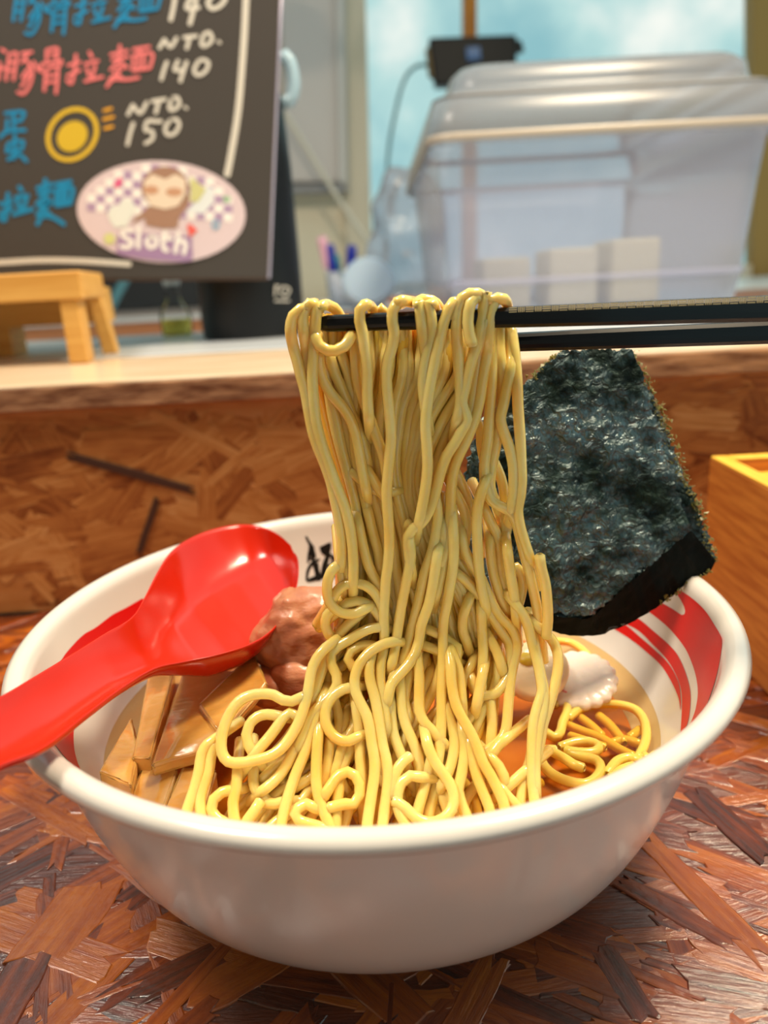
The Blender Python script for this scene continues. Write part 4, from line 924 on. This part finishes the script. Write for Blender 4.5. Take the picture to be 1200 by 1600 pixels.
T1 = [  # (layer mm, label or None, points)  hanging strands
(2.5, 'leftmost noodle draped over the chopstick tip and bounding the curtain on the left', [(482, 482, 0), (470, 483, 2.5), (458, 494), (454, 515), (458, 540), (465, 565), (471, 590), (477, 612), (482, 640), (488, 672), (496, 698), (506, 722), (516, 750), (523, 780), (530, 815), (534, 850), (533, 880)]),
(1.4, 'second noodle over the chopstick tip, tucked behind the leftmost one', [(492, 474, -2), (481, 478, 1), (474, 492), (474, 515), (478, 545), (480, 575), (484, 605), (488, 640), (494, 675), (504, 710), (516, 745), (528, 785), (538, 830), (543, 870), (546, 905)]),
(3.2, 'third noodle over the chopstick tip, nearest to the bare tip', [(478, 484, 1.5), (484, 474, 3), (493, 477, 4), (493, 500), (491, 530), (489, 560), (488, 590), (490, 625), (494, 660), (503, 695), (515, 730), (528, 765), (541, 800), (549, 840), (552, 880), (552, 912)]),
(-2, 'short noodle arch over the chopstick tip', [(496, 490, -3), (500, 480, 0), (511, 476, -1), (522, 481, -2), (531, 494, -3.5), (536, 510, -4)]),
(4.6, 'small noodle loop curling under the bare chopstick tip', [(492, 524, 4.2), (499, 540), (512, 548), (525, 548), (538, 541), (547, 528, 3), (552, 515, -2), (556, 500, -4)]),
(1, None, [(498, 550), (499, 575), (505, 595), (518, 616), (534, 634), (547, 654), (556, 680), (561, 705), (566, 733), (572, 765)]),
(-1, None, [(516, 545, -4), (517, 562), (523, 582), (531, 600), (537, 615), (546, 635), (556, 660), (566, 690), (574, 722)]),
(-2, None, [(530, 540, -4), (536, 560), (544, 585), (549, 612), (553, 640), (557, 668)]),
(.5, None, [(553, 520, -4), (555, 550), (556, 575), (560, 600), (567, 622), (575, 645), (583, 668), (592, 692), (600, 716), (604, 740)]),
(4, 'single noodle looped over the bare part of the chopstick tip', [(586, 492, -4), (580, 480, -1), (570, 476, 2), (562, 485, 4), (562, 502), (567, 522), (570, 545), (573, 568), (574, 590), (574, 620), (576, 650)]),
(3.5, 'long straight front noodle running the whole height of the curtain', [(628, 474, -2), (619, 476, 1), (613, 487, 4.3), (613, 503), (616, 520), (613, 540), (607, 560), (604, 580), (604, 602), (606, 625), (609, 652), (611, 682), (609, 712), (606, 742), (604, 772), (606, 802), (608, 832), (608, 860), (606, 885), (603, 905), (602, 925), (600, 950), (600, 975), (601, 1003)]),
(-3, 'tiny noodle bend peeking over the chopstick', [(588, 492, -4.5), (596, 482, -3), (604, 492, -4)]),
(3, 'noodle arch spanning the chopstick between two draped strands', [(618, 474, 0), (628, 470, 0), (645, 472, -1), (655, 474, 0)]),
(2.4, None, [(650, 478, 0), (655, 474, 2), (657, 490), (659, 510), (662, 530), (665, 553), (667, 580), (668, 610)]),
(3.2, None, [(682, 486, -3), (676, 474, 0), (668, 473, 3), (672, 488), (675, 508), (673, 528), (668, 550), (663, 575), (661, 600), (663, 625), (667, 650)]),
(-3, None, [(648, 474, -3), (660, 468, -4), (675, 470, -4), (686, 480, -5), (690, 500, -6)]),
(4, 'front noodle slanting down to the left across the middle of the curtain', [(716, 480, -3), (709, 472, 0), (702, 482, 3.4), (693, 505), (688, 525), (684, 545), (680, 562), (676, 582), (672, 602), (669, 622), (666, 645), (665, 670), (667, 700), (668, 730), (665, 760), (660, 790), (655, 815)]),
(3, None, [(722, 470, 2), (716, 482), (713, 505), (714, 530), (716, 555), (717, 580), (719, 605), (719, 630), (714, 655)]),
(5.6, 'short blunt-ended noodle stub hanging in front of the chopstick', [(748, 464, 3), (741, 467, 4.5), (735, 474), (732, 488), (731, 504), (733, 520), (737, 534), (738, 539)]),
(2.5, 'thick noodle arch on top of the right cluster over the chopstick', [(712, 500, 3.8), (715, 480, 3.5), (722, 466, 2), (734, 459, 1), (748, 459, 0), (758, 468, -2)]),
(3.2, 'front noodle sweeping from the right cluster down to the left into the curtain', [(758, 460, 0), (760, 456, 3), (757, 472, 4), (753, 495), (750, 515), (746, 538), (738, 560), (732, 582), (727, 605), (722, 630), (730, 655), (722, 672), (710, 693), (698, 712), (690, 733), (684, 755), (678, 778), (670, 800), (658, 818), (645, 826), (637, 838), (638, 862), (642, 885)]),
(1.8, None, [(772, 472, 0), (768, 482, 3), (765, 503), (763, 525), (762, 548), (758, 570), (754, 592), (751, 615), (746, 640), (738, 665), (728, 690), (717, 712), (709, 735), (705, 762), (704, 792), (702, 825), (698, 855), (690, 880)]),
(1, None, [(758, 500, 4), (752, 525, 3), (748, 550), (745, 575), (741, 600), (738, 625), (733, 650), (723, 675), (712, 697)]),
(3, 'noodle crest curling over the chopstick at the right end of the cluster', [(757, 462, 2), (766, 470, 3), (777, 466, 2), (788, 468, 0), (793, 480, -3), (792, 500, -4)]),
(0, None, [(770, 512, -4), (771, 540, -3), (770, 570, -1), (768, 600), (766, 630), (764, 660), (762, 690), (758, 715), (757, 740), (760, 765), (768, 783), (782, 791), (796, 799), (806, 815), (813, 840), (819, 865), (827, 893), (834, 925), (840, 955), (844, 985)]),
(-1, None, [(781, 510, -4), (781, 540, -3), (784, 570, -1), (786, 600), (784, 630), (780, 655), (777, 685), (772, 710), (767, 738), (766, 762), (772, 780)]),
(.6, None, [(796, 512, -5), (797, 535, -4), (799, 560, -2), (797, 582), (792, 605), (787, 630), (782, 655), (787, 675), (795, 697), (801, 722), (803, 748), (802, 775), (798, 795)]),
(.8, 'rightmost separated noodle hanging alone from the chopsticks against the dark seaweed', [(799, 516, -5), (803, 542, -3), (806, 570, -1), (808, 600), (809, 630), (811, 660), (813, 690), (814, 720), (815, 750), (813, 775), (809, 796), (812, 820), (819, 845), (828, 872)]),
(1.6, None, [(757, 755), (750, 775), (746, 795), (745, 820), (746, 850), (748, 885), (752, 915), (758, 945)]),
(-4, 'thin noodle crossing a dark gap of the curtain on the right', [(743, 655), (751, 672), (752, 695), (757, 720)]),
(-4, None, [(712, 738), (722, 758), (730, 778), (737, 800), (742, 820)]),
(-2, None, [(714, 775), (722, 790), (729, 810), (728, 835), (724, 860)]),
(-4, None, [(772, 722), (781, 742), (787, 765), (788, 785), (789, 810), (790, 835), (793, 862), (797, 890), (801, 915), (804, 940)]),
(-3, None, [(757, 795), (766, 815), (776, 835), (780, 860), (782, 890), (788, 915), (795, 940)]),
(-2, None, [(765, 850), (768, 880), (773, 905), (781, 930), (790, 950)]),
(0, None, [(722, 838), (727, 862), (737, 880), (750, 900), (760, 922), (770, 945), (783, 965), (798, 980), (806, 997), (808, 1015), (803, 1035), (799, 1055), (796, 1080), (794, 1105), (792, 1130), (787, 1150), (773, 1165), (757, 1175)]),
(-.5, None, [(712, 895), (728, 907), (742, 922), (757, 942), (768, 962), (782, 985), (795, 1005), (799, 1030), (795, 1055), (783, 1075), (768, 1086), (753, 1088), (742, 1078), (737, 1062)]),
(-3, 'noodle arch beside the dark gap at the right of the curtain', [(797, 905), (798, 888), (807, 886), (816, 900), (816, 922), (811, 942)]),
(1.5, None, [(793, 862), (796, 885), (800, 910), (804, 935), (806, 960)]),
(2.2, 'glossy noodle bend leading from the dark gap down into the right strands', [(806, 945), (814, 955), (822, 970), (828, 988), (833, 1010), (839, 1032), (844, 1055), (847, 1080), (841, 1100), (835, 1122), (832, 1150), (831, 1180), (831, 1210), (834, 1240), (836, 1262)]),
(3, 'short noodle with a square-cut end at the upper right of the strands', [(843, 868), (846, 888), (852, 912), (855, 940), (856, 970), (853, 995)]),
(1.2, 'rightmost noodle bulging outwards above the pale meat slice', [(836, 975), (848, 986), (861, 998), (870, 1016), (872, 1040), (868, 1065), (862, 1090), (855, 1112), (848, 1133), (844, 1158), (838, 1185)]),
(2, None, [(834, 1000), (840, 1030), (846, 1060), (850, 1085), (848, 1110), (842, 1135), (838, 1165), (836, 1200), (837, 1235)]),
(.5, None, [(832, 1165), (828, 1190), (820, 1212), (815, 1235), (813, 1258)]),
(3, 'long noodle running straight down the centre right into the front mound', [(706, 790, 1), (708, 830), (709, 865), (707, 890), (703, 915), (699, 940), (694, 965), (692, 990), (692, 1020), (691, 1050), (690, 1080), (690, 1110), (689, 1140), (687, 1170), (683, 1195)]),
(1.6, None, [(692, 820), (694, 850), (693, 880), (688, 905), (682, 930)]),
(2, None, [(680, 775), (684, 805), (680, 840), (673, 868), (664, 893), (657, 925), (650, 955), (642, 985), (636, 1010), (628, 1035)]),
(3.4, None, [(640, 845), (642, 868), (638, 893), (633, 917), (627, 948), (622, 980), (618, 1010), (613, 1035)]),
(3.8, 'front noodle bending left at the foot of the curtain', [(684, 865), (680, 890), (676, 915), (671, 940), (665, 958), (658, 978), (655, 1000), (648, 1022), (637, 1040), (624, 1054), (611, 1070), (606, 1092)]),
(0, None, [(574, 735), (590, 760), (600, 775)]), (-1, 'noodle strand crossing sideways behind the long front noodle', [(556, 742), (570, 755), (585, 765), (600, 770), (615, 768)]),
(0, None, [(540, 815), (546, 850), (550, 880), (553, 912)]),
(1, None, [(560, 820), (566, 848), (573, 875), (582, 898), (592, 915), (600, 930)]),
(-1, None, [(575, 800), (582, 830), (590, 860), (594, 890)]),
(1, None, [(530, 870), (532, 892), (536, 915)]),
(3.4, 'pale noodle loop at the left foot of the curtain beside the pork', [(534, 880, 1), (521, 888), (513, 903), (511, 922), (515, 940), (526, 953), (541, 959), (558, 958), (571, 951)]),
(2.6, 'upper arching noodle in the knot at the left foot of the curtain', [(520, 935), (528, 922), (541, 913), (556, 911), (571, 915), (584, 925), (594, 940), (600, 955)]),
(2, None, [(534, 950), (543, 942), (557, 939), (573, 943), (586, 953), (595, 967), (600, 980)]),
(1.5, None, [(521, 950), (511, 962), (508, 977), (513, 990), (520, 1000)]),
(1, None, [(560, 962), (545, 975), (530, 992), (516, 1010), (505, 1030), (497, 1050)]),
]
T2 = [  # front mound
(3.4, None, [(612, 985, 1), (592, 980), (574, 984), (558, 992), (544, 1001), (528, 1010), (518, 1020), (518, 1038), (526, 1055), (527, 1068), (519, 1084), (506, 1097), (493, 1110), (483, 1125), (475, 1145), (467, 1165)]),
(2.4, 'small curled noodle bend at the top of the front mound', [(592, 1011), (577, 1008), (561, 1010), (548, 1018), (544, 1030), (551, 1042), (562, 1047)]),
(5, 'front noodle hooking over the top of the mound and running down to the rim', [(628, 1003, 3), (612, 1003), (596, 1008), (580, 1017), (567, 1030), (558, 1045), (554, 1062), (556, 1082), (564, 1100), (573, 1118), (578, 1140), (581, 1162), (585, 1186), (585, 1210), (582, 1232), (578, 1258), (574, 1285), (573, 1300)]),
(4.4, None, [(582, 1020, 3), (577, 1040), (578, 1062), (585, 1088), (590, 1112), (594, 1140), (598, 1165), (604, 1190), (606, 1215), (604, 1240), (600, 1268), (597, 1297)]),
(3, None, [(600, 1015), (595, 1038), (594, 1063), (598, 1088), (601, 1113), (603, 1135)]),
(4, 'ring-shaped noodle loop left of centre on the mound', [(552, 1074), (536, 1077), (521, 1087), (510, 1104), (508, 1125), (515, 1143), (529, 1155), (545, 1158), (558, 1152)]),
(2.6, None, [(556, 1100), (560, 1130), (562, 1160), (563, 1188), (565, 1212), (566, 1238)]),
(5.4, 'large open noodle loop reaching left over the bamboo shoots', [(528, 998, 3), (508, 1013), (494, 1030), (486, 1050), (482, 1075), (476, 1102), (466, 1130), (453, 1153), (438, 1171), (420, 1182), (400, 1188), (376, 1192), (357, 1190), (347, 1176), (346, 1155), (351, 1133), (360, 1113), (373, 1096), (390, 1087), (410, 1084), (428, 1086), (442, 1094), (456, 1096), (470, 1090)]),
(4.6, 'straight noodle crossing inside the large left loop', [(462, 1118), (453, 1113), (443, 1121), (434, 1134), (423, 1149), (411, 1163), (399, 1177), (391, 1189)]),
(4.2, 'small pale inner noodle ring inside the large left loop', [(436, 1119), (418, 1116), (402, 1120), (390, 1132), (385, 1148), (388, 1163), (396, 1177)]),
(2.4, None, [(516, 1015), (505, 1042), (496, 1068), (489, 1092)]),
(3.2, None, [(504, 1092), (496, 1112), (489, 1135), (482, 1158), (474, 1182), (464, 1205), (455, 1230), (447, 1255), (441, 1280), (439, 1295)]),
(4, None, [(499, 1125, 2), (497, 1150), (495, 1180), (494, 1205), (495, 1230), (501, 1255), (511, 1280), (520, 1300)]),
(4, 'small noodle loop lying at the front rim, left of centre', [(492, 1262), (479, 1256), (467, 1262), (461, 1272), (467, 1282), (483, 1288), (502, 1293)]),
(4.2, 'noodle arch standing up near the front rim', [(508, 1242), (518, 1226), (530, 1211), (543, 1206), (555, 1212), (562, 1225), (562, 1242), (553, 1256), (540, 1256)]),
(3, None, [(531, 1222), (528, 1245), (526, 1272), (524, 1300)]),
(1.5, None, [(515, 1155), (513, 1180), (509, 1205), (504, 1228)]), (1.3, None, [(535, 1165), (529, 1190), (522, 1212)]), (1, None, [(548, 1168), (539, 1190), (532, 1208)]),
(1.6, None, [(611, 1100), (612, 1125), (616, 1150), (624, 1172), (632, 1190)]),
(2, None, [(625, 1060), (627, 1085), (629, 1112), (636, 1138), (646, 1160), (653, 1182), (656, 1205)]),
(3, None, [(652, 1025), (655, 1055), (655, 1085), (656, 1112), (664, 1130), (677, 1143), (690, 1158)]),
(5, 'glossy front noodle curving round into a loop at the rim, right of centre', [(662, 1135, 2), (668, 1163), (677, 1186), (689, 1204), (702, 1223), (709, 1243), (706, 1264), (692, 1280), (670, 1286), (648, 1277), (634, 1263)]),
(4, 'stubby noodle end poking up in the middle of the mound', [(641, 1181), (630, 1190), (620, 1204), (614, 1222), (612, 1245)]),
(4.4, 'hook-shaped noodle at the front rim right of centre', [(657, 1214), (641, 1212), (628, 1222), (621, 1240), (622, 1262), (629, 1280), (637, 1294)]),
(2.4, None, [(674, 1185), (668, 1210), (662, 1235), (655, 1258)]),
(2.6, None, [(697, 1105), (704, 1128), (710, 1152), (708, 1180), (701, 1205), (692, 1225)]),
(3, None, [(722, 1140), (726, 1165), (724, 1192), (720, 1215), (716, 1235), (722, 1258), (731, 1280)]),
(3.4, None, [(733, 1160), (738, 1185), (745, 1212), (755, 1238), (764, 1260), (768, 1278)]),
(4.6, 'long front noodle running down the right slope of the mound to the rim', [(700, 1010, 2), (704, 1040), (706, 1070), (712, 1100), (724, 1125), (736, 1145), (746, 1168), (755, 1192), (767, 1212), (777, 1232), (786, 1252), (791, 1275)]),
(3, None, [(706, 1020), (716, 1045), (720, 1075), (722, 1100)]),
(2, None, [(768, 1185), (779, 1197), (787, 1212), (788, 1222)]), (2.4, None, [(783, 1232), (796, 1248), (808, 1260)]), (1.4, None, [(822, 1204), (804, 1220), (788, 1234)]),
(1.4, None, [(768, 1180), (778, 1165), (790, 1155)]), (2, None, [(755, 1048), (750, 1072), (745, 1100)]), (1, None, [(752, 950), (753, 983), (755, 1017), (754, 1045)]), (1, None, [(731, 942), (724, 962), (723, 985), (728, 1000)]), (1, None, [(766, 1000), (776, 1018), (783, 1040)]),
(3.4, 'noodle lying along the edge of the widest bamboo shoot', [(337, 1154), (324, 1163), (315, 1178), (311, 1203), (305, 1228), (297, 1252), (289, 1276)]),
(3, None, [(339, 1160), (330, 1180), (326, 1206), (317, 1230), (312, 1252), (316, 1280)]),
(3, 'curled noodle end at the front rim beside the bamboo shoots', [(364, 1235), (347, 1238), (334, 1249), (330, 1264), (339, 1279), (356, 1288)]),
(3.4, None, [(371, 1205), (369, 1230), (364, 1253), (366, 1278), (370, 1294)]), (3.6, 'short stubby noodle end leaning at the front rim, left', [(407, 1252), (398, 1266), (388, 1280), (379, 1294)]),
(1.5, None, [(396, 1200), (396, 1222), (402, 1238), (412, 1246)]), (2.6, None, [(466, 1160), (454, 1184), (442, 1205), (427, 1222), (410, 1236)]), (.6, None, [(444, 1188), (428, 1200), (414, 1214)]), (1, None, [(412, 1254), (430, 1256), (446, 1252)]),
(1, None, [(470, 1225), (486, 1214), (497, 1204)]), (1, None, [(545, 1262), (540, 1280), (535, 1296)]), (1, None, [(480, 1240), (462, 1262), (425, 1290)]), (.5, None, [(680, 1230), (674, 1255), (670, 1275)]), (.5, None, [(690, 1240), (698, 1262)]),
(1.5, None, [(672, 985), (688, 992), (703, 1003), (715, 1012), (713, 1030)]), (1.5, None, [(660, 1008), (680, 1015), (700, 1026)]),
(2, None, [(620, 1045), (612, 1065), (608, 1088), (607, 1112)]), (1, None, [(642, 1045), (636, 1070), (632, 1095), (638, 1120)]),
]
T3 = [  # in the broth, (height mm above surface, label, points)
(0, 'large curved noodle ring in the broth by the right inner wall', [(888, 1122), (905, 1109), (925, 1102), (948, 1100), (972, 1102), (993, 1109), (1006, 1125), (1010, 1147), (1006, 1167), (996, 1186)]),
(.8, 'hooked noodle end beside the rightmost hanging noodles', [(866, 1102), (876, 1093), (885, 1098), (886, 1112), (879, 1129), (875, 1145), (866, 1152), (853, 1144)]),
(.9, 'wide U-shaped noodle loop in the broth near the front rim', [(868, 1172), (852, 1172), (845, 1182), (851, 1198), (867, 1212), (889, 1221), (912, 1225), (930, 1217), (939, 1201), (932, 1188), (913, 1183), (888, 1176)]),
(1.3, 'short noodle inside the U-shaped loop', [(862, 1174), (880, 1184), (897, 1195), (911, 1200)]),
(1.2, 'glossy oval noodle loop in the middle of the broth', [(876, 1167), (897, 1160), (920, 1159), (936, 1166), (929, 1175), (905, 1176), (884, 1173)]),
(.8, 'curved noodle emerging at the front right rim', [(950, 1208), (964, 1190), (983, 1184), (1001, 1189), (1012, 1200)]),
(.3, None, [(955, 1215), (972, 1203), (990, 1197)]), (0, None, [(1004, 1180), (1014, 1186), (1024, 1180)]),
(-1.6, None, [(882, 1131), (911, 1143), (940, 1154), (968, 1171), (990, 1182)]), (-2, None, [(935, 1118), (952, 1132), (966, 1149), (975, 1160)]), (-2, None, [(955, 1162), (976, 1156), (1000, 1163)]), (-2.2, None, [(985, 1152), (1000, 1140)]),
(-1.2, None, [(890, 1150), (915, 1158), (945, 1168)]), (-1.8, None, [(905, 1120), (925, 1135), (940, 1150)]),
(0, 'thin noodle arc in the broth behind the fish cake', [(868, 1002), (890, 1004), (908, 1014), (922, 1030), (932, 1048)]),
(-1.5, None, [(800, 1262), (820, 1240), (845, 1222)]), (-1.5, None, [(720, 1284), (745, 1262), (742, 1240)]),
]
stub = ('square-cut', 'blunt-ended', 'stubby', 'short stub')
for L, lb, P in T1: noodle(P, L, lb or L1, None if lb else G1, ext=not any(k in (lb or '') for k in stub))
for L, lb, P in T2: noodle(P, L, lb or L2, None if lb else G2, ext=not any(k in (lb or '') for k in stub))
for h, lb, P in T3: noodle(P, 0, lb or L3, None if lb else G3, m=noodle_soup_m, zf=ZS+h*.001-.0004)
# strands filling the depth of the curtain and the mound behind the front ones
def tab(T, y):
    for (y0, x0), (y1, x1) in zip(T, T[1:]):
        if y0 <= y <= y1: return x0+(x1-x0)*(y-y0)/(y1-y0)
    return T[-1][1] if y > T[-1][0] else T[0][1]
TL = [(480, 474), (540, 478), (600, 490), (650, 502), (700, 514), (750, 530), (800, 541), (850, 548), (900, 535), (950, 530), (1000, 520), (1050, 500), (1100, 484), (1150, 450), (1200, 405), (1250, 372), (1290, 345)]
TRt = [(480, 788), (560, 780), (600, 762), (640, 720), (680, 706), (720, 686), (760, 680), (800, 690), (850, 706), (900, 735), (950, 766), (1000, 780), (1050, 780), (1100, 775), (1150, 770), (1200, 772), (1250, 780), (1290, 785)]
rf = random.Random(21)
for k in range(78):
    f = (k+.5)/78*.98+.01; f = (f*7.3) % 1.0
    L = -3.2-rf.random()*7 if k % 2 else -1.6-rf.random()*3
    y = 492+rf.uniform(0, 10); ph, am = rf.uniform(0, 6.28), rf.uniform(.01, .05); dr = rf.uniform(-.10, .10); P = []
    while y < (1000+rf.uniform(0, 40)):
        t = (y-490)/520; g = min(.985, max(.015, f+dr*t+am*math.sin(ph+t*rf.uniform(6, 8))))
        a, b = tab(TL, y), tab(TRt, y); P.append((a+(b-a)*g, y, L-(2.5 if y < 545 else 0))); y += rf.uniform(34, 50)
    noodle(P, L, L1, G1, r=NR*rf.uniform(.92, 1.02), m=noodle_glow_m if L < -3 else None, ext=2)
for k in range(84):
    y = 985+rf.uniform(0, 190); f = rf.random(); L = -rf.uniform(.4, 6); P = []; ph = rf.uniform(0, 6.28); am = rf.uniform(.02, .09); dr = rf.uniform(-.15, .15); y0 = y
    end = min(1296, y+rf.uniform(110, 290))
    while y < end:
        t = (y-y0)/260; g = min(.99, max(.01, f+dr*t+am*math.sin(ph+t*7)))
        a, b = tab(TL, y), tab(TRt, y); P.append((a+(b-a)*g, y, L)); y += rf.uniform(22, 34)
    if len(P) > 2: noodle(P, L, L2, G2, r=NR*rf.uniform(.95, 1.03), m=noodle_glow_m if L < -2 else None, ext=2)
